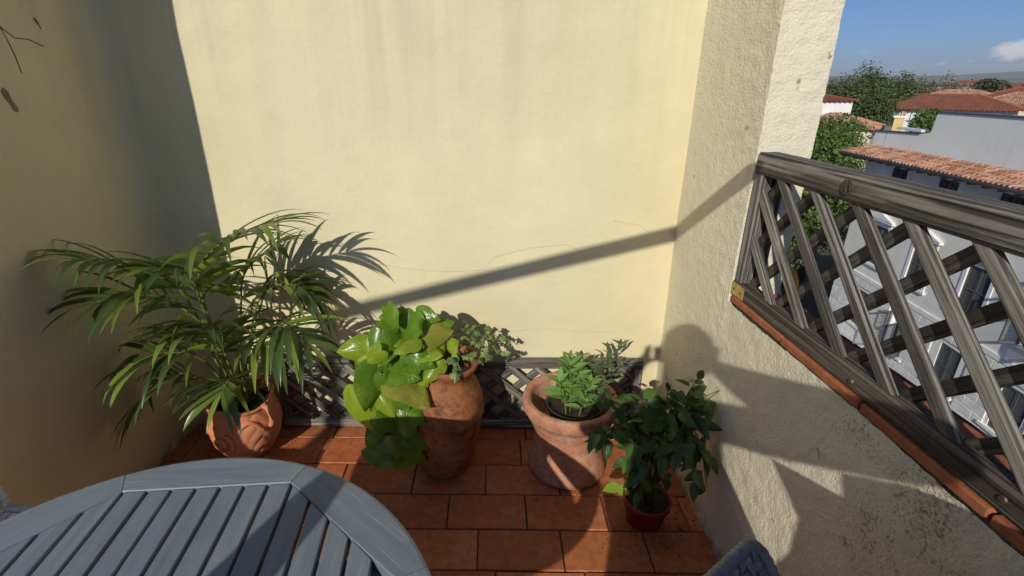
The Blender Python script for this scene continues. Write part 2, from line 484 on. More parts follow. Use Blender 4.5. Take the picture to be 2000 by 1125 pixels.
def m_table():
    t = NT('blue_grey_painted_wood')
    v = t.coords(scale=(3, 45, 45), rnd_off=True)
    g = t.noise(v, 1, 6, 0.6, 0.4)
    blo = t.noise(t.coords(rnd_off=True), 14, 6, 0.65)
    base = (0.165, 0.200, 0.240)
    c = t.mix(t.ramp(g, 0.3, 0.7), tuple(x * 0.74 for x in base), tuple(x * 1.22 for x in base))
    c = t.mix(t.ramp(blo, 0.42, 0.72, 0, 0.55), c, (0.22, 0.235, 0.235))
    c = t.mix(t.ramp(t.noise(t.coords(rnd_off=True), 60, 3), 0.62, 0.75, 0, 0.3), c, (0.08, 0.095, 0.118))
    c = t.mix(t.ramp(t.rand(), 0, 1, 0, 0.45), c, tuple(x * 0.70 for x in base))
    scr = t.noise(t.coords(scale=(6, 160, 160), loc=(1, 2, 3), rnd_off=True), 1.0, 3, 0.5, 0.3)
    c = t.mix(t.ramp(scr, 0.63, 0.72, 0, 0.5), c, (0.34, 0.36, 0.37))
    dust = t.noise(t.coords(loc=(5, 5, 5), rnd_off=True), 330, 2, 0.5)
    c = t.mix(t.ramp(dust, 0.70, 0.78, 0, 0.6), c, (0.42, 0.42, 0.40))
    return t.done(c, t.ramp(blo, 0.3, 0.7, 0.42, 0.62), t.bump(g, 0.12, 0.003))
M['table'] = m_table()
M['weave_shaded'] = plain('shaded_woven_resin', (0.23, 0.222, 0.23), 0.55, 0.25, 60)  # chair weave darkened: shade is put into this colour
M['weave_sunlit'] = plain('sunlit_woven_resin', (0.70, 0.68, 0.66), 0.5, 0.1, 60)  # same chair weave brightened: sunlight is put into this colour

# ================================================================ THE TERRACE
def back_y(x): return 2.078 - 0.028 * x
LX = -1.441        # left wall face
RX = 0.82          # right wall face
PY = 1.535         # where the pier ends and the parapet begins

# floor: mortar bed and single tiles
bed = MB().box(-3.2, 0.95, -1.75, 2.3, -0.12, -0.008).obj('terrace_floor', M['mortar'])
structure(bed)
TW, TH = 0.306, 0.1737
vs, fs = bevbox(-TW / 2 + 0.0022, TW / 2 - 0.0022, -TH / 2 + 0.0026, TH / 2 - 0.0026, -0.014, 0.0, 0.003)
tile_me = bpy.data.meshes.new('tile')
tile_me.from_pydata([tuple(v) for v in vs], [], fs); tile_me.materials.append(M['tile'])
offs = {0: 0.007, 1: -0.143, 2: -0.026, 3: 0.10}
k0 = 0
for r in range(-3, 17):
    ytop = 1.762 - r * TH
    off = {0: 0.007, 1: -0.143, 2: -0.026}.get(r, rnd.uniform(-0.15, 0.15))
    i0 = int(math.floor((-3.1 - off) / TW)); i1 = int(math.ceil((0.86 - off) / TW))
    for i in range(i0, i1):
        xc = off + (i + 0.5) * TW
        yc = ytop - TH / 2 - 0.028 * xc + 0.004
        if yc > 2.13: continue
        if xc < -1.75 and yc > 1.3: continue
        o = mesh_obj('tile', None, None, None, bed, data=tile_me)
        o.location = (xc + rnd.uniform(-1, 1) * 0.0012, yc + rnd.uniform(-1, 1) * 0.001, rnd.uniform(-1, 1) * 0.0011)
        o.rotation_euler = (rnd.uniform(-1, 1) * 0.003, rnd.uniform(-1, 1) * 0.003, -0.026 + rnd.uniform(-1, 1) * 0.004)

# stucco walls -----------------------------------------------------------------
def vnoise(p, f, a):
    return noise.noise_vector(p * f) * a

def grid_face(mb, o, u, v, nu, nv, disp=None):
    o, u, v = Vector(o), Vector(u), Vector(v)
    vs = []
    for j in range(nv + 1):
        for i in range(nu + 1):
            p = o + u * (i / nu) + v * (j / nv)
            if disp: p = p + disp(p)
            vs.append(p)
    fs = []
    for j in range(nv):
        for i in range(nu):
            a = j * (nu + 1) + i
            fs.append((a, a + 1, a + nu + 2, a + nu + 1))
    mb.add(vs, fs)

def soft(p):   # trowel waviness
    return vnoise(p, 2.3, 0.006) + vnoise(p + Vector((9, 4, 1)), 9, 0.0018)

HT = 2.5
mb = MB()
grid_face(mb, (-1.62, back_y(-1.62), -0.02), (2.62, -0.028 * 2.62, 0), (0, 0, HT), 90, 110, soft)
mb.box(-1.62, 1.0, 2.14, 2.36, -0.02, HT)
grid_face(mb, (-1.62, back_y(-1.62), HT), (2.62, -0.028 * 2.62, 0), (0, 0.14, 0), 90, 1, lambda p: soft(p) if p.y < 2.135 else Vector((0, 0, 0)))
w = mb.obj('stucco_wall', M['stucco'], None, True)
tag(w, 'tall sunlit cream stucco wall with drip stains behind all the pots', 'wall')

# hairline cracks in the plaster
def wall_crack(pts, wd):
    mb = MB(); q = []
    for (xa, za), (xb, zb) in zip(pts[:-1], pts[1:]):
        n_ = max(2, int(math.hypot(xb - xa, zb - za) / 0.012))
        for k in range(n_):
            t_ = k / n_
            q.append((xa + (xb - xa) * t_, za + (zb - za) * t_ + 0.006 * noise.noise(Vector((xa * 9 + k * 0.7, za, 0)))))
    vs = []
    for (x_, z_) in q:
        for s_ in (-1, 1):
            p = Vector((x_, back_y(x_), z_ + s_ * wd * rnd.uniform(0.3, 1.0)))
            p = p + soft(p); p.y -= 0.0016
            vs.append(p)
    return mb.add(vs, [(2 * k, 2 * k + 2, 2 * k + 3, 2 * k + 1) for k in range(len(q) - 1)]).obj('crack', M['hair_crack'], w)
M['hair_crack'] = plain('plaster_crack', (0.46, 0.39, 0.24), 0.95, 0.2, 60)
wall_crack([(-0.48, 0.83), (-0.30, 0.80), (-0.12, 0.79), (0.0, 0.80), (0.06, 0.86), (0.20, 0.90), (0.36, 0.92), (0.44, 0.88)], 0.0011)
wall_crack([(-0.02, 0.52), (0.12, 0.50), (0.30, 0.51), (0.46, 0.49), (0.62, 0.50)], 0.0010)
wall_crack([(-0.26, 0.80), (-0.25, 0.74)], 0.0016)
wall_crack([(0.55, 1.02), (0.66, 1.00), (0.74, 0.95)], 0.0010)

# left wall with a soft coved corner into the back wall, ends in a square edge by the table
mb = MB()
path = [(LX - 0.26, 1.352), (LX, 1.352), (LX, 1.93)]
for k in range(1, 9):
    a = k / 8 * math.pi / 2
    path.append((LX + 0.10 * (1 - math.cos(a)), 1.93 + (back_y(-1.34) + 0.0025 - 1.93) * math.sin(a)))
dens = []
for i in range(len(path) - 1):
    p, q = Vector((*path[i], 0)), Vector((*path[i + 1], 0))
    n = max(1, int((q - p).length / 0.03))
    for k in range(n): dens.append(p.lerp(q, k / n))
dens.append(Vector((*path[-1], 0)))
nz_ = 100
vs = []
for j in range(nz_ + 1):
    for p in dens:
        q = Vector((p.x, p.y, -0.02 + HT * j / nz_))
        if q.y < 1.5:      # the wall widens towards its foot
            q.y -= 0.30 * max(0.0, min(1.0, (0.92 - q.z) / 0.5)) * (1.5 - q.y) / 0.148
        s_ = soft(q)
        vs.append(q + s_)
n = len(dens); fs = []
for j in range(nz_):
    for i in range(n - 1):
        a = j * n + i
        fs.append((a, a + 1, a + n + 1, a + n))
mb.add(vs, fs)
mb.box(LX - 0.26, LX - 0.03, 1.38, 2.30, -0.02, HT - 0.02)
w = mb.obj('stucco_wall', M['stucco_left'], None, True)
tag(w, 'shaded cream stucco wall with cracks and a peeled patch beside the palm', 'wall')
# peeled paint patches, a hook hole and cracks on the shaded wall: thin real flakes missing -> shallow darker plaster chips
def chip(name, pts, mat):
    mb = MB()
    on = [Vector((LX, y, z)) + soft(Vector((LX, y, z))) for (y, z) in pts]
    vs = [p + Vector((0.0015, 0, 0)) for p in on] + [p - Vector((0.004, 0, 0)) for p in on]
    n = len(pts)
    fs = [tuple(range(n))] + [(i, (i + 1) % n, n + (i + 1) % n, n + i) for i in range(n)]
    return mb.add(vs, fs).obj(name, mat, w)
M['bare'] = plain('bare_plaster', (0.20, 0.155, 0.10), 0.95, 0.25, 40)
M['crack'] = plain('dark_crack', (0.10, 0.075, 0.05), 0.95, 0.3, 40)  # dark brown for the crack strips
chip('peeled_patch', [(1.640, 1.560), (1.652, 1.548), (1.655, 1.525), (1.668, 1.500), (1.663, 1.487), (1.650, 1.492), (1.642, 1.515), (1.632, 1.530), (1.628, 1.550)], M['bare'])
def crackline(pts, wd):
    mb = MB()
    for a, b in zip(pts[:-1], pts[1:]):
        a, b = Vector((0, *a)), Vector((0, *b))
        d = (b - a).normalized(); s_ = Vector((0, -d.z, d.y)) * wd * rnd.uniform(0.5, 1.2)
        n_ = max(1, int((b - a).length / 0.012))
        for k in range(n_):
            p_, q_ = a.lerp(b, k / n_), a.lerp(b, (k + 1) / n_)
            quad = []
            for v_ in (p_ + s_, q_ + s_, q_ - s_, p_ - s_):
                v_ = Vector((LX, v_.y, v_.z)); quad.append(v_ + soft(v_) + Vector((0.0012, 0, 0)))
            mb.add(quad, [(0, 1, 2, 3)])
    return mb.obj('crack', M['crack'], w)
crackline([(1.60, 1.80), (1.66, 1.745), (1.70, 1.728), (1.74, 1.70), (1.79, 1.70), (1.84, 1.683)], 0.0022)
crackline([(1.70, 1.726), (1.712, 1.69), (1.72, 1.65), (1.722, 1.60)], 0.0014)
crackline([(1.835, 1.765), (1.846, 1.75), (1.852, 1.735)], 0.004)

# right wall: rough pier and low parapet in one piece
def roughd(p):
    a = vnoise(p, 2.0, 0.006)
    b = vnoise(p + Vector((3, 7, 2)), 30, 0.0026)
    c = vnoise(p + Vector((1, 2, 8)), 80, 0.0022)
    k = 1.0 if p.y < 1.56 else max(0.35, 1 - (p.y - 1.56) * 2.0)
    return a + (b + c) * k
PT = 0.877
mb = MB()
grid_face(mb, (RX, 2.12, -0.02), (0, PY - 2.12, 0), (0, 0, HT), 58, 330, roughd)
grid_face(mb, (RX, PY, -0.02), (0.163, 0, 0), (0, 0, HT), 17, 330, roughd)
grid_face(mb, (RX + 0.163, PY, -0.02), (0, 2.12 - PY, 0), (0, 0, HT), 20, 120, roughd)
grid_face(mb, (RX, PY, -0.02), (0, -1.75 - PY, 0), (0, 0, PT + 0.02), 300, 88, roughd)
mb.box(RX + 0.02, 1.00, -1.75, PY + 0.1, -0.3, PT - 0.016)
mb.box(RX + 0.02, RX + 0.15, PY + 0.02, 2.12, 0, HT - 0.02)
w = mb.obj('stucco_wall', M['stucco_rough'], None, True)
tag(w, 'rough cream stucco pier and low parapet speckled with black mould', 'wall')

# terracotta coping tiles along the parapet
M['ledge'] = m_terracotta('blackened_terracotta', (0.14, 0.052, 0.03), 0.6, 0.1, 0.9, 0.85, 0.5)
cop = empty('wall_coping', (0.97, 0, PT))
tag(cop, 'row of terracotta coping tiles under the wooden lattice railing', 'coping')
y = PY - 0.006
while y > -1.7:
    L_ = 0.305
    vs, fs = bevbox(-0.152, 0.012, -L_ / 2 + 0.003, L_ / 2 - 0.003, 0.004, 0.028, 0.004)
    o = mesh_obj('coping_tile', vs, fs, M['coping'], cop)
    o.location = (rnd.uniform(-1, 1) * 0.003, y - L_ / 2, rnd.uniform(0, 1) * 0.0015)
    o.rotation_euler = (0, rnd.uniform(-1, 1) * 0.006, rnd.uniform(-1, 1) * 0.006)
    vs, fs = bevbox(0.014, 0.055, -L_ / 2 + 0.003, L_ / 2 - 0.003, -0.010, 0.008, 0.004)
    o = mesh_obj('ledge_tile', vs, fs, M['ledge'], cop)
    o.location = (0, y - L_ / 2, rnd.uniform(0, 1) * 0.002)
    y -= L_
# low front parapet behind the photographer
f = MB().box(-3.2, RX - 0.01, -1.85, -1.66, -0.02, 0.8).obj('stucco_wall', M['stucco_rough'])
tag(f, 'low cream parapet closing the terrace behind the photographer', 'wall')
# the house the terrace sits on
f = MB().box(-6, 0.98, -1.8, 9, -13, -0.13).obj('house_block', M['stucco_rough'])
tag(f, 'cream rendered house block carrying the roof terrace', 'building')

# ---------------------------------------------------------------- wooden lattice railing on the parapet
def board(name, p0, p1, wid, thick, mat, parent, up=(0, 0, 1), bev=0.003, taper=0):
    """plank from p0 to p1: width along 'up', thickness across; local x = grain; with slight bow and rounded edges"""
    Mx = frame_matrix(p0, p1, up)
    L_ = (Vector(p1) - Vector(p0)).length
    n = max(2, int(L_ / 0.12))
    ring = [(-1, -0.72), (-0.8, -1), (0.8, -1), (1, -0.72), (1, 0.72), (0.8, 1), (-0.8, 1), (-1, 0.72)]
    vs = []; fs = []
    s0 = rnd.uniform(0, 50)
    for i in range(n + 1):
        x = L_ * i / n
        wob = noise.noise(Vector((s0, x * 2.2, 0))) * wid * 0.05
        wb2 = noise.noise(Vector((s0, x * 5, 7))) * wid * 0.035
        for (a, b) in ring:
            vs.append((x, a * thick / 2 + wob, b * (wid / 2 + wb2) ))
    m = len(ring)
    for i in range(n):
        for k in range(m):
            fs.append((i * m + k, i * m + (k + 1) % m, (i + 1) * m + (k + 1) % m, (i + 1) * m + k))
    fs.append(tuple(reversed(range(m)))); fs.append(tuple(range(n * m, n * m + m)))
    o = mesh_obj(name, vs, fs, mat, parent)
    o.matrix_basis = (parent.matrix_basis.inverted() @ Mx) if parent else Mx
    return o

rail = empty('lattice_railing', (0.86, 0, PT + 0.03))
tag(rail, 'weathered grey wooden lattice railing standing on the right parapet', 'railing')
YE = -1.6
tr = board('top_rail', (0.855, PY - 0.004, 1.330), (0.855, YE, 1.330), 0.063, 0.062, M['wood'], rail)
br = board('bottom_rail', (0.844, PY - 0.004, 0.933), (0.844, YE, 0.933), 0.050, 0.044, M['wood_dark'], rail)
board('post', (0.844, PY - 0.024, 0.958), (0.844, PY - 0.024, 1.298), 0.040, 0.040, M['wood'], rail, up=(0, 1, 0))
board('post', (0.880, PY - 0.030, 0.958), (0.880, PY - 0.030, 1.298), 0.045, 0.026, M['wood_dark'], rail, up=(0, 1, 0))
board('post', (0.852, YE + 0.03, 0.958), (0.852, YE + 0.03, 1.298), 0.05, 0.050, M['wood'], rail, up=(0, 1, 0))
ZT, ZB = 1.318, 0.945
def lattice(sgn, x, ys, mat, wid=0.036):
    for y0 in ys:
        y1 = y0 - sgn * 0.405
        a = Vector((x, y0, ZT)); b = Vector((x, y1, ZB))
        # clip against the post
        lim = PY - 0.012
        if a.y > lim and b.y > lim: continue
        if a.y > lim: a = a.lerp(b, (a.y - lim) / (a.y - b.y))
        if b.y > lim: b = b.lerp(a, (b.y - lim) / (b.y - a.y))
        if (a - b).length < 0.07: continue
        lim = YE
        if a.y < lim or b.y < lim: continue
        board('slat', a, b, wid, 0.017, mat, rail, up=(1, 0, 0) if False else (0, 1, 0))
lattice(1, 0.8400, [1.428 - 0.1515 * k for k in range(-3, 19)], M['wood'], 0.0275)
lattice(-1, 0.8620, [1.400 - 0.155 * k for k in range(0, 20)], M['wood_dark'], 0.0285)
# knot plug in the top rail, brass plate at the foot
pl = MB().tube([(0.8235, 1.125, 1.333), (0.8168, 1.125, 1.333)], [0.0125, 0.0120], 20).obj('knot_plug', M['wood_dark'], rail)
pl.matrix_parent_inverse = rail.matrix_basis.inverted()
pr = MB(); vs = []
for k in range(28):
    a = 2 * math.pi * k / 28
    for rr in (0.0128, 0.0168):
        vs.append((0.8176, 1.125 + rr * 1.08 * math.cos(a), 1.333 + rr * math.sin(a)))
pr.add(vs, [(2 * k, 2 * k + 1, (2 * k + 3) % 56, (2 * k + 2) % 56) for k in range(28)])
pr = pr.obj('knot_ring', M['twig'], rail); pr.matrix_parent_inverse = rail.matrix_basis.inverted()
for (yy, zz) in ((0.61, 0.935), (0.96, 0.930)):
    o = MB().tube([(0.8225, yy, zz), (0.8185, yy, zz)], [0.007, 0.0055], 14).obj('screw_head', M['screw'], rail); o.matrix_parent_inverse = rail.matrix_basis.inverted()
bp = MB().box(0.8180, 0.8206, PY - 0.085, PY - 0.008, 0.912, 0.952, None, 0.0008).obj('brass_plate', M['brass'], rail)
bp.matrix_parent_inverse = rail.matrix_basis.inverted()
for yy in (PY - 0.024, PY - 0.068):
    o = MB().tube([(0.8185, yy, 0.932), (0.816, yy, 0.932)], [0.0045, 0.0035], 10).obj('screw', M['screw'], bp)

# ---------------------------------------------------------------- low lattice panel standing against the back wall
pan = empty('garden_trellis', (-0.1, 2.04, 0))
tag(pan, 'low weathered wooden lattice panel standing on the floor against the back wall', 'trellis')
X0, X1 = -0.975, 0.735
def pb(name, p0, p1, w_, t_, mat, up=(0, 0, 1)):
    return board(name, p0, p1, w_, t_, mat, pan, up)
yb = lambda x, d: back_y(x) - d
pb('top_rail', (X0, yb(X0, 0.034), 0.352), (X1, yb(X1, 0.034), 0.352), 0.042, 0.040, M['wood'])
pb('bottom_rail', (X0, yb(X0, 0.040), 0.026), (X1, yb(X1, 0.040), 0.026), 0.046, 0.044, M['wood_pale'])
pb('stile', (X0 + 0.02, yb(X0, 0.036), 0.050), (X0 + 0.02, yb(X0, 0.036), 0.330), 0.040, 0.038, M['wood'], (1, 0, 0))
pb('stile', (X1 - 0.02, yb(X1, 0.036), 0.050), (X1 - 0.02, yb(X1, 0.036), 0.330), 0.040, 0.038, M['wood'], (1, 0, 0))
for sgn, d, mat in ((1, 0.048, M['wood']), (-1, 0.026, M['wood'])):
    for k in range(-4, 20):
        xa = X0 + 0.03 + 0.128 * k + (0.04 if sgn > 0 else 0.085)
        a = Vector((xa, 0, 0.340)); b = Vector((xa + sgn * 0.34, 0, 0.040))
        lo, hi = X0 + 0.02, X1 - 0.02
        def clip(a, b, lim, cmp):
            if cmp(a.x) and cmp(b.x): return None
            if cmp(a.x): a = a.lerp(b, (lim - a.x) / (b.x - a.x))
            elif cmp(b.x): b = b.lerp(a, (lim - b.x) / (a.x - b.x))
            return a, b
        ab = clip(a, b, lo, lambda x: x < lo)
        if ab: ab = clip(*ab, hi, lambda x: x > hi)
        if not ab or (ab[0] - ab[1]).length < 0.08: continue
        a, b = ab
        a.y, b.y = yb(a.x, d), yb(b.x, d)
        pb('slat', a, b, 0.031, 0.013, mat, (1, 0, 0))

# ---------------------------------------------------------------- frame whose beam throws the long slanting shadow
fr = empty('awning_frame', (-2.02, -1.065, 0))
tag(fr, 'white awning frame with a slanting beam above the terrace', 'awning frame')
o = MB().box(-0.035, 0.035, -0.035, 0.035, 0.0, 2.335, None, 0.004).obj('post', M['white_metal'], fr)
o = MB().box(-0.09, 0.09, -0.09, 0.09, 0.0, 0.012, None, 0.002).obj('foot_plate', M['white_metal'], fr)
P0, P1 = Vector((-2.08, -1.105, 2.366)), Vector((0.41, 0.540, 1.868))
mb = MB(); L_ = (P1 - P0).length
mb.box(0, L_, -0.023, 0.023, -0.023, 0.023, None, 0.005)
o = mb.obj('beam', M['white_metal'], fr); o.matrix_basis = fr.matrix_basis.inverted() @ frame_matrix(P0, P1)

# plant positions in metres: frond spines; pothos leaves (position, length, tip direction, kind)
FRONDS = [[[-1.129, 1.88, 0.328], [-1.128, 1.76, 0.828], [-1.223, 1.64, 0.975], [-1.289, 1.54, 1.041]],
 [[-1.142, 1.88, 0.354], [-1.088, 1.8, 0.821],
 [-0.952, 1.74, 1.024],
 [-0.738, 1.7, 1.108]],
 [[-1.14, 1.87, 0.361], [-1.093, 1.78, 0.677], [-1.22, 1.7, 0.854], [-1.316, 1.58, 0.876]],
 [[-1.111, 1.88, 0.354],
 [-0.926, 1.88, 0.719],
 [-0.774, 1.88, 0.819],
 [-0.661, 1.88, 0.739]],
 [[-1.1, 1.86, 0.341],
 [-0.853, 1.77, 0.646],
 [-0.745, 1.72, 0.703],
 [-0.661, 1.68, 0.658]],
 [[-1.108, 1.84, 0.341], [-1.1, 1.74, 0.55], [-1.196, 1.66, 0.631], [-1.296, 1.6, 0.613]],
 [[-1.088, 1.84, 0.328], [-1.019, 1.76, 0.442], [-1.004, 1.7, 0.48], [-1.009, 1.64, 0.461]],
 [[-1.123, 1.9, 0.341], [-1.014, 1.92, 0.678],
 [-0.959, 1.92, 0.86],
 [-0.817, 1.92, 0.967]],
 [[-1.112, 1.84, 0.341], [-1.169, 1.76, 0.468], [-1.252, 1.7, 0.495], [-1.361, 1.66, 0.405]],
 [[-1.127, 1.87, 0.361], [-1.05, 1.74, 0.74], [-1.018, 1.64, 0.944], [-1.08, 1.56, 1.002]],
 [[-1.117, 1.86, 0.341], [-1.066, 1.78, 0.562], [-1.061, 1.7, 0.684], [-1.128, 1.62, 0.736]],
 [[-1.106, 1.86, 0.341],
 [-0.968, 1.77, 0.567],
 [-0.848, 1.71, 0.648],
 [-0.75, 1.67, 0.62]],
 [[-1.117, 1.86, 0.341], [-1.018, 1.75, 0.578],
 [-0.971, 1.67, 0.72],
 [-0.977, 1.58, 0.785]],
 [[-1.124, 1.9, 0.336],
 [-0.91, 1.97, 0.773], [-0.829, 2.0, 0.807], [-0.749, 2.0, 0.759]]]
POTHOS = [[-0.482, 1.671, 0.632, 0.122, -0.997, -0.029, -0.072, 1],
 [-0.369, 1.7, 0.709, 0.1, -0.995, 0.036, 0.09, 0],
 [-0.364, 1.675, 0.642, 0.166, 0.566, -0.308, -0.765, 0],
 [-0.294, 1.692, 0.687, 0.173, -0.044, -0.373, -0.927, 0],
 [-0.259, 1.7, 0.708, 0.137, -0.097, -0.371, -0.923, 0],
 [-0.212, 1.715, 0.749, 0.111, 0.983, -0.069, -0.17, 0],
 [-0.188, 1.692, 0.685, 0.155, 0.986, 0.061, 0.152, 2],
 [-0.218, 1.671, 0.627, 0.155, 1.0, 0.009, 0.024, 1],
 [-0.427, 1.651, 0.577, 0.129, -0.986, -0.061, -0.152, 1],
 [-0.389, 1.645, 0.56, 0.122, 0.76, -0.243, -0.603, 0],
 [-0.316, 1.642, 0.55, 0.147, 0.995, -0.036, -0.09, 0],
 [-0.196, 1.645, 0.558, 0.116, -0.351, -0.349, -0.869, 1],
 [-0.278, 1.622, 0.495, 0.205, 0.995, -0.036, -0.09, 2],
 [-0.417, 1.622, 0.496, 0.174, -0.351, -0.349, -0.869, 0],
 [-0.371, 1.625, 0.505, 0.1, 0.164, -0.368, -0.915, 0],
 [-0.457, 1.62, 0.399, 0.177, 0.164, -0.368, -0.915, 1],
 [-0.371, 1.62, 0.421, 0.104, 0.492, -0.325, -0.808, 1],
 [-0.371, 1.62, 0.362, 0.132, -0.183, -0.367, -0.912, 1],
 [-0.273, 1.62, 0.378, 0.114, 0.936, -0.131, -0.326, 0],
 [-0.334, 1.62, 0.297, 0.18, -0.183, -0.367, -0.912, 0],
 [-0.319, 1.6, 0.188, 0.245, 0.989, -0.056, -0.138, 0],
 [-0.425, 1.6, 0.2, 0.14, -0.983, 0.069, 0.17, 0],
 [-0.45, 1.663, 0.509, 0.125, -0.65, -0.283, -0.705, 1],
 [-0.338, 1.743, 0.731, 0.108, -0.76, 0.243, 0.603, 0],
 [-0.162, 1.733, 0.701, 0.102, 0.772, 0.237, 0.59, 0],
 [-0.409, 1.69, 0.583, 0.124, -0.936, 0.131, 0.326, 0],
 [-0.35, 1.69, 0.583, 0.136, -0.508, -0.321, -0.799, 0],
 [-0.262, 1.69, 0.582, 0.136, 0.861, -0.19, -0.471, 0],
 [-0.346, 1.65, 0.424, 0.137, -0.871, -0.183, -0.456, 0],
 [-0.416, 1.65, 0.304, 0.14, -0.772, -0.237, -0.59, 0],
 [-0.285, 1.65, 0.435, 0.114, 0.492, -0.325, -0.808, 0],
 [-0.367, 1.63, 0.232, 0.141, 0.333, -0.352, -0.875, 0],
 [-0.309, 1.74, 0.721, 0.124, -0.164, 0.368, 0.915, 0],
 [-0.192, 1.71, 0.637, 0.102, 0.492, -0.325, -0.808, 1],
 [-0.443, 1.65, 0.448, 0.137, -0.871, -0.183, -0.456, 0],
 [-0.478, 1.69, 0.584, 0.113, -0.772, -0.237, -0.59, 0],
 [-0.264, 1.63, 0.244, 0.117, 0.936, -0.131, -0.326, 0],
 [-0.361, 1.667, 0.517, 0.136, -1.0, 0.004, 0.009, 0],
 [-0.243, 1.667, 0.516, 0.125, 0.333, -0.352, -0.875, 1]]

# ================================================================ TABLE
TC = Vector((-0.578, 0.425, 0)); TZ = 0.745; TR = 0.530; RO = 0.468; ROT = R(3.5)
table = empty('round_table', (TC.x, TC.y, 0), 0)
tag(table, 'round blue grey painted wooden slatted table in the foreground', 'table')
oct_ = [Vector((RO * math.cos(ROT + R(22.5 + 45 * k)), RO * math.sin(ROT + R(22.5 + 45 * k)), 0)) for k in range(8)]
for k in range(8):      # eight rim boards, straight inside and round outside
    a, b = oct_[k], oct_[(k + 1) % 8]
    aa = ROT + R(22.5 + 45 * k)
    N = 12; g = 0.0008
    inner = [a.lerp(b, i / N) for i in range(N + 1)]
    outer = [Vector((TR * math.cos(aa + R(45) * i / N), TR * math.sin(aa + R(45) * i / N), 0)) for i in range(N + 1)]
    rad0 = oct_[k].normalized(); tan0 = Vector((-rad0.y, rad0.x, 0)); rad1 = oct_[(k + 1) % 8].normalized(); tan1 = Vector((-rad1.y, rad1.x, 0))
    inner[0] = inner[0] + tan0 * g; outer[0] = outer[0] + tan0 * g; inner[-1] = inner[-1] - tan1 * g; outer[-1] = outer[-1] - tan1 * g
    rings = []
    for i in range(N + 1):
        d = outer[i].normalized()
        di = (inner[i] - (a + b) * 0.5 * 0).normalized()
        o_, i_ = outer[i], inner[i]
        rings.append([i_ + Vector((0, 0, TZ - 0.028)), i_ + Vector((0, 0, TZ - 0.002)), i_ + d * 0.002 + Vector((0, 0, TZ)),
                      o_ - d * 0.009 + Vector((0, 0, TZ)), o_ - d * 0.003 + Vector((0, 0, TZ - 0.0025)), o_ + Vector((0, 0, TZ - 0.009)),
                      o_ + Vector((0, 0, TZ - 0.020)), o_ - d * 0.006 + Vector((0, 0, TZ - 0.028))])
    vs = [v for r_ in rings for v in r_]; m = 8; fs = []
    for i in range(N):
        for j in range(m):
            fs.append((i * m + j, i * m + (j + 1) % m, (i + 1) * m + (j + 1) % m, (i + 1) * m + j))
    fs.append(tuple(reversed(range(m)))); fs.append(tuple(range(N * m, N * m + m)))
    # put local x along the board for the grain
    ang = math.atan2((b - a).y, (b - a).x); mid = (a + b) * 0.5
    Mi = (Matrix.Translation(mid) @ Matrix.Rotation(ang, 4, 'Z')).inverted()
    o = mesh_obj('rim_board', [Mi @ v for v in vs], fs, M['table'], table)
    o.matrix_basis = Mi.inverted()
# slats run front to back inside the octagon
def oct_span(x):
    """y range of the octagon at local x (in rotated frame)"""
    ys = []
    q = [Vector((RO * math.cos(R(22.5 + 45 * k)), RO * math.sin(R(22.5 + 45 * k)), 0)) for k in range(8)]
    for k in range(8):
        a, b = q[k], q[(k + 1) % 8]
        if (a.x - x) * (b.x - x) <= 0 and abs(a.x - b.x) > 1e-6:
            ys.append(a.y + (b.y - a.y) * (x - a.x) / (b.x - a.x))
    return (min(ys), max(ys)) if ys else None
pitch = 0.0512; sw = 0.0435
ap = RO * math.cos(R(22.5))
ns = int(2 * ap / pitch)
for i in range(ns):
    x0 = -ap + 0.004 + i * pitch; x1 = x0 + sw
    if x1 > ap - 0.002: x1 = ap - 0.002
    s0, s1 = oct_span(x0), oct_span(x1)
    if not s0 or not s1: continue
    g = 0.0016
    top = [(x0, s0[0] + g), (x1, s1[0] + g), (x1, s1[1] - g), (x0, s0[1] - g)]
    c_ = 0.0018
    top2 = [(x0 + c_, s0[0] + g + c_), (x1 - c_, s1[0] + g + c_), (x1 - c_, s1[1] - g - c_), (x0 + c_, s0[1] - g - c_)]
    zt = TZ - 0.0015 + rnd.uniform(-1, 1) * 0.0006
    vs = [(*p, zt - 0.02) for p in top] + [(*p, zt - c_) for p in top] + [(*p, zt) for p in top2]
    fs = [(3, 2, 1, 0), (8, 9, 10, 11)] + [(k, (k + 1) % 4, 4 + (k + 1) % 4, 4 + k) for k in range(4)] + [(4 + k, 4 + (k + 1) % 4, 8 + (k + 1) % 4, 8 + k) for k in range(4)]
    xm = (x0 + x1) / 2
    Mi = (Matrix.Rotation(ROT, 4, 'Z') @ Matrix.Translation((xm, 0, 0)) @ Matrix.Rotation(math.pi / 2, 4, 'Z'))
    inv = (Matrix.Translation((xm, 0, 0)) @ Matrix.Rotation(math.pi / 2, 4, 'Z')).inverted()
    o = mesh_obj('slat', [inv @ Vector(v) for v in vs], fs, M['table'], table)
    o.matrix_basis = Mi
for yy in (-0.22, 0.22):
    o = MB().box(-0.43, 0.43, yy - 0.03, yy + 0.03, TZ - 0.062, TZ - 0.030).obj('batten', M['table'], table)
    o.rotation_euler = (0, 0, ROT)
for k in range(4):
    a = R(45 + 90 * k)
    mb = MB(); mb.tube([(0.27 * math.cos(a), 0.27 * math.sin(a), TZ - 0.05), (0.30 * math.cos(a), 0.30 * math.sin(a), 0.35), (0.36 * math.cos(a), 0.36 * math.sin(a), 0.0)], [0.028, 0.024, 0.02], 4)
    mb.obj('leg', M['table'], table)

# ================================================================ POTS
def bump_ring(prof): return prof
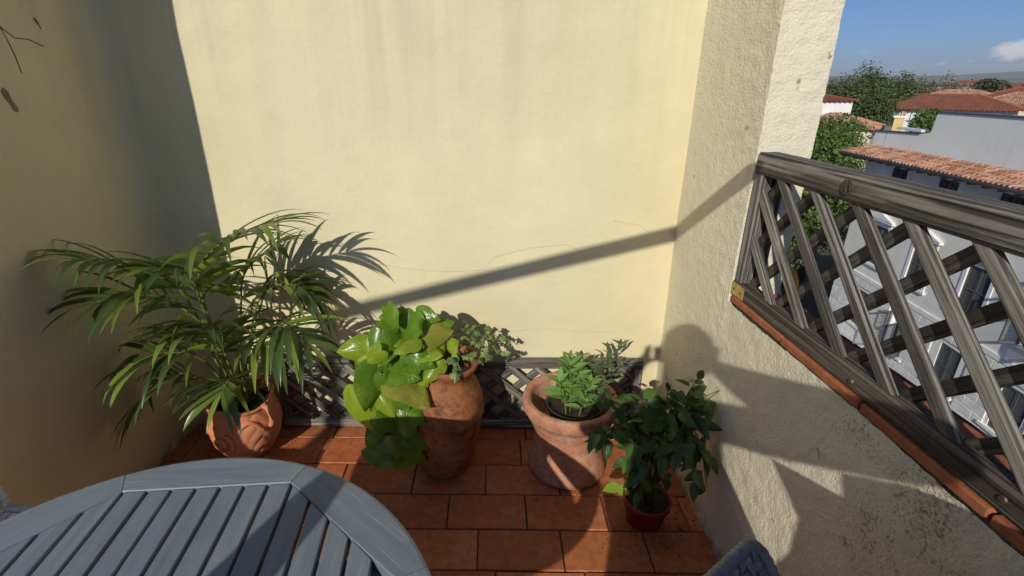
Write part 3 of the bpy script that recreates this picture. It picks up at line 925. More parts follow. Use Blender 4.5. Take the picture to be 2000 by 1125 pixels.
# 1 squat clay pot with face-like relief
pp = Vector((-1.075, 1.885, 0.004))
pot = empty('relief_pot', pp)
pot.scale = (0.93, 0.93, 0.95)
tag(pot, 'squat terracotta pot with carved curls and lug handles holding the palm', 'pot')
prof = [(0.0, 0.0), (0.085, 0.0), (0.098, 0.006), (0.128, 0.045), (0.155, 0.10), (0.168, 0.155), (0.166, 0.20), (0.153, 0.245), (0.145, 0.275), (0.150, 0.292), (0.152, 0.298),
        (0.146, 0.302), (0.136, 0.298), (0.134, 0.27), (0.140, 0.23), (0.10, 0.215), (0.0, 0.215)]
def warp1(a, r, z):
    d = 0.0
    if 0.03 < z < 0.27 and r > 0.12:
        # incised feather lines on the right half
        aa = math.degrees((a + math.pi * 2) % (2 * math.pi))
        u = aa - 285; 
        if 0 < u < 70:
            d -= 0.0045 * max(0.0, math.sin((z * 1000 + abs(u - 35) * 3.2) / 11.0)) * math.sin(math.pi * u / 70)
        # a raised brow on the left half
        for (ac, zc, ra, rz_, h_) in ((262, 0.225, 24, 0.022, 0.012), (225, 0.20, 14, 0.03, 0.008)):
            q = ((aa - ac) / ra) ** 2 + ((z - zc) / rz_) ** 2
            if q < 1: d += h_ * (1 - q)
    zz = z + (0.012 * math.sin(3 * a + 0.6) if z > 0.28 else 0)
    return r + d, zz
dense = []
for (r0, z0), (r1, z1) in zip(prof[:-1], prof[1:]):
    n_ = max(1, int(math.hypot(r1 - r0, z1 - z0) / 0.006))
    for k in range(n_): dense.append((r0 + (r1 - r0) * k / n_, z0 + (z1 - z0) * k / n_))
dense.append(prof[-1])
MB().lathe(dense, 120, (0, 0, 0), warp1).obj('body', M['pot_palm'], pot, True)
# carved scroll: raised spiral rope on the front left
mb = MB(); pts = []; rr = []
ac = R(258); zc = 0.150
for k in range(46):
    t_ = k / 45; th = t_ * 2.6 * math.pi - 0.6
    q = 0.014 + 0.042 * t_
    da = q * math.cos(th) / 0.16; dz = q * math.sin(th)
    z_ = zc + dz; r_ = 0.151 + (0.014 if z_ > 0.1 else -0.01) - 0.0 * q
    # radius of the pot there
    for (ra, za), (rb, zb) in zip(prof[2:8], prof[3:9]):
        if za <= z_ <= zb: r_ = ra + (rb - ra) * (z_ - za) / (zb - za)
    a_ = ac + da
    pts.append(((r_ + 0.004) * math.cos(a_), (r_ + 0.004) * math.sin(a_), z_)); rr.append(0.0125 - 0.005 * t_)
mb.tube(pts, rr, 8).obj('carved_scroll', M['pot_palm'], pot, True)
mb = MB(); pts = []
for k in range(18):
    t_ = k / 17; a_ = R(282) + 0.75 * t_; z_ = 0.195 + 0.055 * math.sin(math.pi * t_) - 0.02 * t_
    r_ = 0.166 - (z_ - 0.19) * 0.25
    pts.append((r_ * math.cos(a_), r_ * math.sin(a_), z_))
mb.tube(pts, [0.004 + 0.008 * math.sin(math.pi * k / 17) for k in range(18)], 8).obj('carved_brow', M['pot_palm'], pot, True)
for (a0, up_) in ((R(335), 0.0), (R(70), 0.0)):   # lug handles
    pts = []
    for k in range(13):
        th = -0.35 * math.pi + k / 12 * 1.15 * math.pi
        r_ = 0.158 + 0.030 * math.cos(th); z_ = 0.235 + 0.052 * math.sin(th)
        pts.append((r_ * math.cos(a0), r_ * math.sin(a0), z_))
    MB().tube(pts, [0.013] * 13, 8).obj('lug_handle', M['pot_palm'], pot, True)
pts = [(0.147 * math.cos(R(75) + k * 0.09), 0.147 * math.sin(R(75) + k * 0.09), 0.30 + 0.035 * math.sin(math.pi * k / 9)) for k in range(10)]
MB().tube(pts, [0.012] * 10, 8).obj('rim_crest', M['pot_palm'], pot, True)
def soil_disc(r, z, parent, seed=0):
    mb = MB(); vs = [(0, 0, z + 0.012)]; fs = []
    S, Q = 28, 5
    for q in range(1, Q + 1):
        for k in range(S):
            a = 2 * math.pi * k / S; rr = r * q / Q
            vs.append((rr * math.cos(a), rr * math.sin(a), z + 0.012 * noise.noise(Vector((rr * 30 * math.cos(a), rr * 30 * math.sin(a), seed)))))
    for k in range(S): fs.append((0, 1 + k, 1 + (k + 1) % S))
    for q in range(Q - 1):
        for k in range(S):
            fs.append((1 + q * S + k, 1 + (q + 1) * S + k, 1 + (q + 1) * S + (k + 1) % S, 1 + q * S + (k + 1) % S))
    return mb.add(vs, fs).obj('soil', M['soil'], parent)
soil_disc(0.139, 0.245, pot, 1)

# 2 tall aged jar
ju = Vector((-0.170, 1.770, 0.004))
jar = empty('clay_jar', ju)
jar.rotation_euler = (R(1.5), R(3.5), 0)
tag(jar, 'tall dark aged terracotta jar with flared mouth holding pothos and ivy', 'jar')
prof = [(0.0, 0.0), (0.095, 0.0), (0.102, 0.008), (0.118, 0.06), (0.133, 0.125), (0.1385, 0.132), (0.1385, 0.142), (0.136, 0.150), (0.146, 0.22), (0.150, 0.29), (0.1535, 0.298), (0.1535, 0.310), (0.149, 0.318),
        (0.143, 0.37), (0.125, 0.425), (0.103, 0.458), (0.098, 0.475), (0.106, 0.500), (0.120, 0.522), (0.124, 0.535), (0.120, 0.543), (0.108, 0.540), (0.094, 0.515), (0.086, 0.485), (0.092, 0.45), (0.06, 0.44), (0.0, 0.44)]
def warp2(a, r, z):
    n_ = noise.noise(Vector((math.cos(a) * 2, math.sin(a) * 2, z * 7)))
    return r + 0.003 * n_, z + (0.006 * math.sin(2 * a + 1) if z > 0.49 else 0)
MB().lathe(prof, 64, (0, 0, 0), warp2).obj('body', M['pot_urn'], jar, True)
soil_disc(0.09, 0.475, jar, 2)

# 3 wide pale pot: flaring rim over a narrow waist and a spreading foot
p3 = Vector((0.362, 1.765, 0.004))
pot3 = empty('wide_pot', p3)
tag(pot3, 'wide pale terracotta pot with thick rim and spreading foot holding sage', 'pot')
prof = [(0.0, 0.0), (0.158, 0.0), (0.165, 0.006), (0.166, 0.022), (0.158, 0.05), (0.147, 0.10), (0.141, 0.15), (0.143, 0.185), (0.152, 0.215), (0.166, 0.245), (0.176, 0.268), (0.179, 0.285), (0.190, 0.292), (0.197, 0.305), (0.199, 0.335),
        (0.195, 0.348), (0.184, 0.353), (0.170, 0.350), (0.163, 0.338), (0.158, 0.30), (0.150, 0.25), (0.135, 0.205), (0.0, 0.205)]
MB().lathe(prof, 72, (0, 0, 0), lambda a, r, z: (r + 0.0018 * noise.noise(Vector((math.cos(a) * 2.5, math.sin(a) * 2.5, z * 9))), z)).obj('body', M['pot_big'], pot3, True)
npot = empty('nursery_pot', p3 + Vector((0.015, -0.01, 0.207)))
tag(npot, 'black plastic nursery pot set inside the wide pale pot', 'pot')
prof = [(0.0, 0.0), (0.085, 0.0), (0.112, 0.105), (0.118, 0.107), (0.118, 0.118), (0.112, 0.118), (0.107, 0.09), (0.0, 0.088)]
MB().lathe(prof, 40).obj('body', M['black_plastic'], npot, True)
soil_disc(0.106, 0.092, npot, 3)

# 4 red plastic pot in the shade by the right wall
p4 = Vector((0.610, 1.452, 0.004))
pot4 = empty('red_pot', p4)
tag(pot4, 'small red plastic pot in deep shade by the right wall holding the ficus', 'pot')
prof = [(0.0, 0.0), (0.062, 0.0), (0.065, 0.004), (0.080, 0.088), (0.087, 0.090), (0.088, 0.114), (0.085, 0.116), (0.081, 0.112), (0.078, 0.088), (0.0, 0.086)]
MB().lathe(prof, 44).obj('body', M['red_plastic'], pot4, True)
soil_disc(0.079, 0.098, pot4, 4)

# ================================================================ PLANTS
CAMR = Vector((1.0, -0.0035, -0.0093)); CAMB = Vector((0, -0.928, 0.373))
def bez(pts, t):
    p = [Vector(x) for x in pts]
    # Catmull-Rom through four points
    n = len(p) - 1
    s = min(n - 1e-6, t * n); i = int(s); u = s - i
    a = p[max(i - 1, 0)]; b = p[i]; c = p[i + 1]; d = p[min(i + 2, n)]
    return 0.5 * ((2 * b) + (c - a) * u + (2 * a - 5 * b + 4 * c - d) * u * u + (3 * b - a - 3 * c + d) * u ** 3)

def blade(L, W, droop, d, up, name, mat, parent, fold=0.25, seg=7, twist=0.0, base=None):
    """lanceolate blade starting at base, heading d, bending under gravity; mesh local, x = heading"""
    Mx = frame_matrix(base, Vector(base) + d, up)
    inv = Mx.to_3x3().inverted()
    g = inv @ Vector((0, 0, -1))
    vs = []; fs = []
    p = Vector((0, 0, 0)); t = Vector((1, 0, 0)); side = Vector((0, 1, 0))
    for i in range(seg + 1):
        u = i / seg
        w = W * (math.sin(math.pi * (0.06 + 0.94 * u) ** 0.75)) ** 0.9 * 0.5 if u < 1 else 0
        w = max(w, 0.0006)
        nn_ = t.cross(side).normalized()
        sd_ = (side * math.cos(twist * u) + nn_ * math.sin(twist * u))
        vs += [p - sd_ * w + nn_ * w * fold, p, p + sd_ * w + nn_ * w * fold]
        t = (t + g * droop / seg * (0.4 + 1.5 * u)).normalized()
        p = p + t * (L / seg)
    for i in range(seg):
        a = i * 3
        fs += [(a, a + 3, a + 4, a + 1), (a + 1, a + 4, a + 5, a + 2)]
    o = mesh_obj(name, vs, fs, mat, parent, True)
    o.matrix_basis = parent_inv(parent) @ Mx
    return o

def parent_inv(o):
    Mw = Matrix.Identity(4)
    chain = []
    while o is not None:
        chain.append(o); o = o.parent
    for q in reversed(chain): Mw = Mw @ q.matrix_basis
    return Mw.inverted()

# the palm
palm = empty('kentia_palm', pp + Vector((0, 0, 0.25)))
tag(palm, 'leafy kentia palm with long arching fronds growing in the carved pot', 'palm')
NL = [(11, 0.23), (12, 0.30), (11, 0.27), (11, 0.22), (10, 0.22), (9, 0.23), (8, 0.22), (11, 0.24), (9, 0.22), (9, 0.24), (9, 0.22), (9, 0.20), (9, 0.22), (10, 0.20)]
for fi, pts in enumerate(FRONDS):
    pts = [Vector(p) for p in pts]
    pts = [pp + Vector((rnd.uniform(-0.03, 0.03), rnd.uniform(-0.03, 0.03), 0.24))] + pts[1:]
    n = 22
    path = [bez(pts, k / n) for k in range(n + 1)]
    loc = pp + Vector((0, 0, 0.25))
    fo = MB().tube([p - loc for p in path], [0.0065 * (1 - 0.75 * k / n) for k in range(n + 1)], 6).obj('frond', M['palm_stem'], palm, True)
    nl, L0 = NL[fi]
    t_start = 0.12 if fi == 6 else 0.34
    for k in range(nl):
        u = t_start + (1 - t_start) * (k + 0.3) / nl
        p = bez(pts, u); T = (bez(pts, min(1, u + 0.02)) - bez(pts, max(0, u - 0.02))).normalized()
        S = T.cross(Vector((0, 0, 1)))
        if S.length < 0.2: S = Vector((1, 0, 0))
        S.normalize()
        for sg in (-1, 1):
            if rnd.random() < 0.07: continue
            sweep = 0.55 + 0.75 * (k / nl) + rnd.uniform(-0.12, 0.12)
            up_ = T.cross(S) * -1
            if up_.z < 0: up_ = -up_
            d = (S * sg + T * sweep + up_ * rnd.uniform(0.05, 0.35)).normalized()
            L = L0 * (0.72 + 0.5 * math.sin(math.pi * min(1, 0.15 + k / nl * 0.9))) * rnd.uniform(0.85, 1.1)
            q = p + S * sg * 0.003
            # keep clear of the walls
            tip = q + d * L
            if tip.x < LX + 0.03 or tip.y > 2.05:
                over = max((LX + 0.03) - tip.x, 0)
                d = (d + Vector((over * 4, -max(tip.y - 2.05, 0) * 4, 0))).normalized()
            blade(L, rnd.uniform(0.022, 0.034), rnd.uniform(0.5, 1.5), d, up_, 'leaflet', M['palm_leaf'], fo, 0.3, 7, rnd.uniform(-0.4, 0.4), q)
    # a final leaflet at the tip
    T = (bez(pts, 1) - bez(pts, 0.95)).normalized()
    blade(L0 * 0.7, 0.022, 0.8, T, Vector((0, 0, 1)), 'leaflet', M['palm_leaf'], fo, 0.3, 7, 0, bez(pts, 1))

# pothos
def heart_mesh(name, mat, curl, bend, wav, seed):
    """unit-length heart leaf, x from stalk (0) to tip (1)"""
    NU, NV = 12, 8
    r_ = random.Random(seed)
    vs = []; fs = []
    ph = r_.uniform(0, 6)
    for i in range(NU + 1):
        u = i / NU
        # half width: broad near the stalk, pointed at the tip
        w = 0.43 * (math.sin(math.pi * min(1, (u * 0.93 + 0.07)) ** 0.62) ** 0.75) * (1 - 0.12 * u)
        if i == NU: w = 0.002
        for j in range(NV + 1):
            v = -1 + 2 * j / NV
            x = u
            if u < 0.35: x -= 0.13 * (1 - u / 0.35) * math.sin(abs(v) * math.pi * 0.75)   # lobes behind the stalk
            y = v * w
            z = -curl * (abs(v) ** 1.6) * w + 0.10 * abs(v) * w + wav * math.sin(u * 9 + ph + v * 2) * abs(v) * 0.5 - bend * u * u
            vs.append((x, y, z))
    for i in range(NU):
        for j in range(NV):
            a = i * (NV + 1) + j
            fs.append((a, a + NV + 1, a + NV + 2, a + 1))
    me = bpy.data.meshes.new(name)
    me.from_pydata(vs, [], fs); me.update()
    for p in me.polygons: p.use_smooth = True
    me.materials.append(mat)
    return me
pothos = empty('pothos_plant', ju + Vector((0, 0, 0.47)))
tag(pothos, 'bright variegated pothos spilling big heart shaped leaves over the clay jar', 'plant')
HM = {m: [heart_mesh('pothos_leaf', M[n], rnd.uniform(0.1, 0.7), rnd.uniform(0.1, 0.4), rnd.uniform(0.05, 0.13), k) for k in range(5)] for m, n in ((0, 'pothos'), (1, 'pothos_light'), (2, 'pothos_brown'))}
jmouth = ju + Vector((0, 0, 0.50))
def leaf_at(me, pos, L, tip, nrm, parent, name='leaf'):
    x = tip.normalized(); z = (nrm - x * nrm.dot(x)).normalized(); y = z.cross(x)
    Mx = Matrix((x * L, y * L, z * L)).transposed().to_4x4(); Mx.translation = pos - x * L * 0.45
    o = mesh_obj(name, None, None, None, parent, data=me)
    o.matrix_basis = parent_inv(parent) @ Mx
    return o
for i, (x, y, z, L, tx, ty, tz, m) in enumerate(POTHOS):
    pos = Vector((x, y, z)); tip = Vector((tx, ty, tz))
    nrm = CAMB + Vector((-0.15, -0.2, 0.45)) + Vector((rnd.uniform(-1, 1), rnd.uniform(-1, 1), rnd.uniform(-1, 1))) * 0.85
    L = min(L, 0.175) * rnd.uniform(0.82, 1.1)
    tip = (tip + Vector((0, -0.25, -0.1)) + Vector((rnd.uniform(-1, 1), rnd.uniform(-1, 1), rnd.uniform(-1, 1))) * 0.3)
    leaf_at(HM[m][i % 5], pos, L, tip, nrm, pothos)
    # stalk from the jar mouth
    st = pos - tip.normalized() * L * 0.45
    a = jmouth + Vector((rnd.uniform(-0.07, 0.03), rnd.uniform(-0.07, 0.03), 0))
    dirv = st - a
    mid = a + dirv * 0.5 + Vector((dirv.x * 0.1, 0.015, 0.03 + 0.08 * max(0, -dirv.z)))
    pts = [a, a.lerp(mid, 0.55) + Vector((0, 0, 0.02)), mid, mid.lerp(st, 0.6), st]
    loc = ju + Vector((0, 0, 0.47))
    MB().tube([bez(pts, k / 10) - loc for k in range(11)], 0.0028, 5).obj('stalk', M['stalk'], pothos, True)

# smaller leaves filling the clump and the trailing part
for i in range(36):
    t_ = rnd.random()
    if t_ < 0.62: pos = Vector((-0.30 + rnd.gauss(0, 0.075), 1.69 + rnd.gauss(0, 0.035), 0.62 + rnd.gauss(0, 0.055)))
    else: pos = Vector((-0.375 + rnd.gauss(0, 0.035), 1.625 + rnd.gauss(0, 0.02), 0.52 - 0.26 * rnd.random()))
    tip = Vector((rnd.gauss(-0.25, 0.7), -0.5 + rnd.gauss(0, 0.3), -0.35 + rnd.gauss(0, 0.4)))
    nrm = Vector((rnd.gauss(-0.2, 0.45), -0.8 + rnd.gauss(0, 0.35), 0.75 + rnd.gauss(0, 0.3)))
    leaf_at(HM[1 if rnd.random() < 0.35 else 0][i % 5], pos, rnd.uniform(0.055, 0.105), tip, nrm, pothos)
# ivy trailing to the right over the lattice
def ivy_mesh():
    vs = [(0, 0, 0)]
    out = [(-0.12, 0.10), (-0.05, 0.42), (0.16, 0.22), (0.40, 0.52), (0.48, 0.20), (1.0, 0.0), (0.48, -0.20), (0.40, -0.52), (0.16, -0.22), (-0.05, -0.42), (-0.12, -0.10)]
    vs = [(0.2, 0, 0.03)] + [(x, y, -0.18 * (abs(y)) - 0.1 * x * x) for x, y in out]
    fs = [(0, k, k % 11 + 1) for k in range(1, 12)]
    me = bpy.data.meshes.new('ivy_leaf'); me.from_pydata(vs, [], fs); me.materials.append(M['ivy']); return me
IVY = ivy_mesh()
ivy = empty('ivy_plant', ju + Vector((0.05, 0.02, 0.49)))
tag(ivy, 'small leaved variegated ivy trailing from the jar over the lattice panel', 'plant')
iv_paths = [[(-0.12, 1.78, 0.50), (-0.08, 1.76, 0.63), (0.0, 1.78, 0.62), (0.06, 1.82, 0.55), (0.12, 1.85, 0.505)],
            [(-0.12, 1.78, 0.50), (-0.06, 1.80, 0.64), (0.02, 1.84, 0.63), (0.08, 1.88, 0.58), (0.13, 1.92, 0.52)],
            [(-0.12, 1.76, 0.50), (-0.09, 1.72, 0.60), (-0.03, 1.70, 0.61), (0.03, 1.74, 0.56)],
            [(-0.13, 1.79, 0.50), (-0.11, 1.82, 0.66), (-0.04, 1.86, 0.68), (0.05, 1.88, 0.63)],
            [(-0.13, 1.76, 0.50), (-0.12, 1.70, 0.60), (-0.10, 1.66, 0.60), (-0.08, 1.62, 0.55)]]
loc = ju + Vector((0.05, 0.02, 0.49))
for pth in iv_paths:
    pp_ = [Vector((-0.13 + (p[0] + 0.13) * 0.88, p[1], 0.50 + (p[2] - 0.50) * (0.72 if p[2] > 0.5 else 1))) for p in pth]
    MB().tube([bez(pp_, k / 16) - loc for k in range(17)], 0.0016, 4).obj('vine', M['twig'], ivy, True)
    for k in range(17):
        u = 0.28 + 0.72 * k / 16
        p = bez(pp_, u) + Vector((rnd.uniform(-1, 1), rnd.uniform(-1, 1), rnd.uniform(-0.6, 1))) * 0.018
        tip = Vector((rnd.uniform(-1, 1), rnd.uniform(-1, 0.3), rnd.uniform(-0.8, 0.3)))
        nrm = Vector((rnd.uniform(-0.6, 0.6), -0.7 + rnd.uniform(-0.4, 0.4), 0.9))
        leaf_at(IVY, p, rnd.uniform(0.022, 0.036), tip, nrm, ivy)

# sage
def oval_mesh(name, mat, w, bend, fold, tipk=1.0):
    NU = 7; vs = []; fs = []
    for i in range(NU + 1):
        u = i / NU
        ww = w * math.sin(math.pi * (0.04 + 0.96 * u) ** (0.8 * tipk)) ** 0.8 if 0 < i < NU else 0.012
        for v in (-1, -0.5, 0, 0.5, 1):
            vs.append((u, v * ww, fold * abs(v) * ww - bend * u * u))
    for i in range(NU):
        for j in range(4):
            a = i * 5 + j; fs.append((a, a + 5, a + 6, a + 1))
    me = bpy.data.meshes.new(name); me.from_pydata(vs, [], fs); me.update()
    for p in me.polygons: p.use_smooth = True
    me.materials.append(mat); return me
SG = [oval_mesh('sage_leaf', M['sage'], 0.21, b, f) for b, f in ((0.15, 0.3), (0.3, 0.2), (0.05, 0.45))]
SGG = [oval_mesh('sage_leaf', M['sage_grey'], 0.17, b, f) for b, f in ((0.15, 0.3), (0.3, 0.2))]
sage = empty('sage_plant', p3 + Vector((0.015, -0.01, 0.30)))
tag(sage, 'bushy grey green sage growing in the wide pale pot', 'plant')
sloc = p3 + Vector((0.015, -0.01, 0.30))
stems = [((-0.02, -0.03), (-0.03, -0.01, 0.20), SG, 0.078), ((-0.03, 0.01), (-0.015, 0.06, 0.205), SG, 0.050), ((0.0, 0.0), (0.03, 0.03, 0.21), SG, 0.052), ((-0.04, -0.05), (-0.075, -0.05, 0.155), SG, 0.066),
         ((0.02, -0.04), (0.05, -0.05, 0.155), SG, 0.055), ((0.03, 0.02), (0.08, 0.05, 0.16), SGG, 0.048), ((0.04, 0.03), (0.14, 0.05, 0.18), SGG, 0.05), ((0.04, 0.04), (0.20, 0.08, 0.245), SGG, 0.055), ((0.05, 0.02), (0.185, 0.02, 0.19), SGG, 0.05), ((0.05, 0.05), (0.16, 0.10, 0.215), SGG, 0.052),
         ((0.04, 0.0), (0.12, -0.02, 0.13), SGG, 0.05), ((0.01, -0.06), (0.03, -0.09, 0.085), SG, 0.05), ((0.05, -0.03), (0.11, -0.09, 0.10), SGG, 0.055), ((0.0, 0.05), (0.0, 0.10, 0.14), SG, 0.05)]
for (bx, by), (ex, ey, ez), meshes, LL in stems:
    a = Vector((bx, by, 0)); e = Vector((ex, ey, ez)); m_ = a.lerp(e, 0.5) + Vector((0, 0, 0.03))
    MB().tube([bez([a, m_, e], k / 8) for k in range(9)], [0.003 * (1 - 0.06 * k) for k in range(9)], 5).obj('stem', M['stalk'] if meshes is SG else M['twig'], sage, True)
    nn = 7
    for k in range(nn):
        u = 0.30 + 0.70 * k / (nn - 1)
        p = bez([a, m_, e], min(1, u)) + sloc
        for s_ in (0, 1):
            ang = k * 1.57 + s_ * math.pi + rnd.uniform(-0.4, 0.4)
            tip = Vector((math.cos(ang), math.sin(ang), 0.25 + 0.9 * (k / nn) + rnd.uniform(-0.2, 0.3)))
            L = LL * (1.18 - 0.45 * (k / nn)) * rnd.uniform(0.8, 1.2)
            leaf_at(rnd.choice(meshes), p + tip.normalized() * L * 0.5, L, tip, Vector((0, -0.1, 1)) + Vector((rnd.uniform(-1, 1), rnd.uniform(-1, 1), 0)) * 0.3, sage)

# ficus
FC = [oval_mesh('ficus_leaf', M['ficus'], 0.24, b, f, 0.85) for b, f in ((0.25, 0.35), (0.4, 0.2), (0.1, 0.4))]
ficus = empty('ficus_plant', p4 + Vector((0, 0, 0.10)))
tag(ficus, 'dark glossy leaved ficus drooping in the shade beside the right wall', 'plant')
floc = p4 + Vector((0, 0, 0.10))
br_ = [((0.14, 0.06, 0.44), 0.02), ((0.205, 0.02, 0.42), 0.02), ((-0.16, 0.06, 0.36), 0.03), ((-0.22, -0.04, 0.30), 0.04), ((0.02, 0.01, 0.46), 0.02), ((-0.06, 0.03, 0.38), 0.02), ((0.10, 0.02, 0.40), 0.02), ((0.195, 0.00, 0.36), 0.03), ((0.19, 0.05, 0.28), 0.06), ((0.17, -0.06, 0.20), 0.07),
       ((-0.15, -0.02, 0.30), 0.04), ((-0.20, 0.0, 0.22), 0.05), ((-0.12, -0.08, 0.22), 0.06), ((0.05, -0.10, 0.26), 0.05), ((0.12, -0.09, 0.13), 0.12), ((0.0, -0.13, 0.12), 0.12), ((-0.06, 0.10, 0.33), 0.02), ((0.10, 0.10, 0.34), 0.02), ((0.20, -0.03, 0.04), 0.18), ((-0.08, -0.12, 0.10), 0.1)]
nleaf = 0
for (ex, ey, ez), sag in br_:
    a = Vector((rnd.uniform(-0.02, 0.02), rnd.uniform(-0.02, 0.02), 0)); e = Vector((ex, ey, ez + 0.045))
    m1 = a.lerp(e, 0.35) + Vector((0, 0, 0.10 + sag)); m2 = a.lerp(e, 0.7) + Vector((0, 0, 0.06 + sag))
    pts = [a, m1, m2, e]
    MB().tube([bez(pts, k / 12) for k in range(13)], [0.0045 * (1 - 0.06 * k) for k in range(13)], 5).obj('branch', M['twig'], ficus, True)
    for k in range(15):
        u = 0.30 + 0.70 * (k + rnd.random() * 0.5) / 15
        p = bez(pts, min(1, u)) + floc
        T = (bez(pts, min(1, u + 0.05)) - bez(pts, max(0, u - 0.05))).normalized()
        ang = rnd.uniform(0, 6.28)
        tip = Vector((math.cos(ang), math.sin(ang), -0.55 + rnd.uniform(-0.5, 0.4))) + T * 0.6
        L = rnd.uniform(0.048, 0.085)
        q = p + tip.normalized() * L * 0.6
        if q.x > RX - 0.02: continue
        leaf_at(rnd.choice(FC), q, L, tip, Vector((rnd.uniform(-0.5, 0.5), -0.5 + rnd.uniform(-0.5, 0.5), 0.8)), ficus); nleaf += 1
leaf_at(bpy.data.meshes.get('sage_leaf') and oval_mesh('young_leaf', M['bright_leaf'], 0.30, 0.1, 0.15), Vector((0.492, 1.50, 0.115)), 0.07, Vector((-1, -0.2, -0.1)), Vector((-0.2, -0.5, 1)), ficus)
leaf_at(oval_mesh('young_leaf', M['bright_leaf'], 0.40, 0.1, 0.15), Vector((0.528, 1.485, 0.115)), 0.05, Vector((0.8, -0.5, -0.1)), Vector((-0.2, -0.5, 1)), ficus)
# fallen leaves and bits on the tiles
BR = oval_mesh('fallen_leaf', M['dry'], 0.25, 0.25, 0.5)
for i, (x, y, L, lab) in enumerate([(0.74, 1.40, 0.03, 'small pale fallen leaf in the dark corner by the red pot'), (0.205, 1.552, 0.022, 'tiny dry leaf on a tile joint before the wide pot'), (-0.17, 1.335, 0.012, 'tiny pale crumb on the tile right of the table')]):
    o = mesh_obj('fallen_leaf', None, None, None, None, data=BR)
    o.location = (x, y, 0.006); o.scale = (L, L, L); o.rotation_euler = (0, 0, rnd.uniform(0, 6))
    tag(o, lab, 'leaf', 'bits on the floor')
# spilled soil and crumbs round the pots
mb = MB()
for (cx_, cy_, rr_, nn_) in ((0.36, 1.62, 0.16, 90), (0.62, 1.36, 0.13, 110), (-0.2, 1.62, 0.15, 70), (-0.9, 1.85, 0.12, 50), (0.74, 1.45, 0.08, 120), (0.2, 1.35, 0.35, 60)):
    for k in range(nn_):
        x_, y_ = cx_ + rnd.gauss(0, rr_ * 0.6), cy_ + rnd.gauss(0, rr_ * 0.5)
        if x_ > RX - 0.015 or y_ > 2.0: continue
        s_ = rnd.uniform(0.0008, 0.0032)
        mb.add([(x_ - s_, y_ - s_, 0.0012), (x_ + s_, y_ - s_ * 0.6, 0.0012), (x_, y_ + s_, 0.0012), (x_, y_, 0.0015 + s_)], [(0, 1, 3), (1, 2, 3), (2, 0, 3), (2, 1, 0)])
stuff(tag(mb.obj('soil_crumbs', M['soil']), 'dark soil crumbs scattered on the tiles round the pots', 'soil'))

# ================================================================ CHAIRS
def weave(w, h, mat_name, parent, name, Mx, cell=0.021):
    """flat woven panel in local xy, wavy strips over and under"""
    mb = MB()
    nu, nv = max(3, int(w / cell)), max(3, int(h / cell))
    cu, cv = w / nu, h / nv
    def strip(along_u, k):
        n = (nu if along_u else nv) * 2
        pts = []
        for i in range(n + 1):
            s = i / n
            ph = (i / 2 - 0.25) * math.pi * 1.0
            z = 0.0050 * math.cos((i * 0.5 - 0.5 + k) * math.pi) * (1 if along_u else -1)
            pts.append((s, z))
        hw = (cv if along_u else cu) * 0.38
        c_ = (k + 0.5) * (cv if along_u else cu)
        vs = []; fs = []
        for (s, z) in pts:
            for e, dz in ((-1, -0.0022), (-0.55, 0.0006), (0.55, 0.0006), (1, -0.0022)):
                if along_u: vs.append((s * w, c_ + e * hw, z + dz))
                else: vs.append((c_ + e * hw, s * h, z + dz))
        for i in range(len(pts) - 1):
            for j in range(3):
                a = i * 4 + j; fs.append((a, a + 1, a + 5, a + 4))
        mb.add(vs, fs)
    for k in range(nv): strip(True, k)
    for k in range(nu): strip(False, k)
    mb.box(0.0, w, 0.0, h, -0.014, -0.007)
    o = mb.obj(name, M[mat_name], parent, False)
    o.matrix_basis = Mx
    return stuff(o)

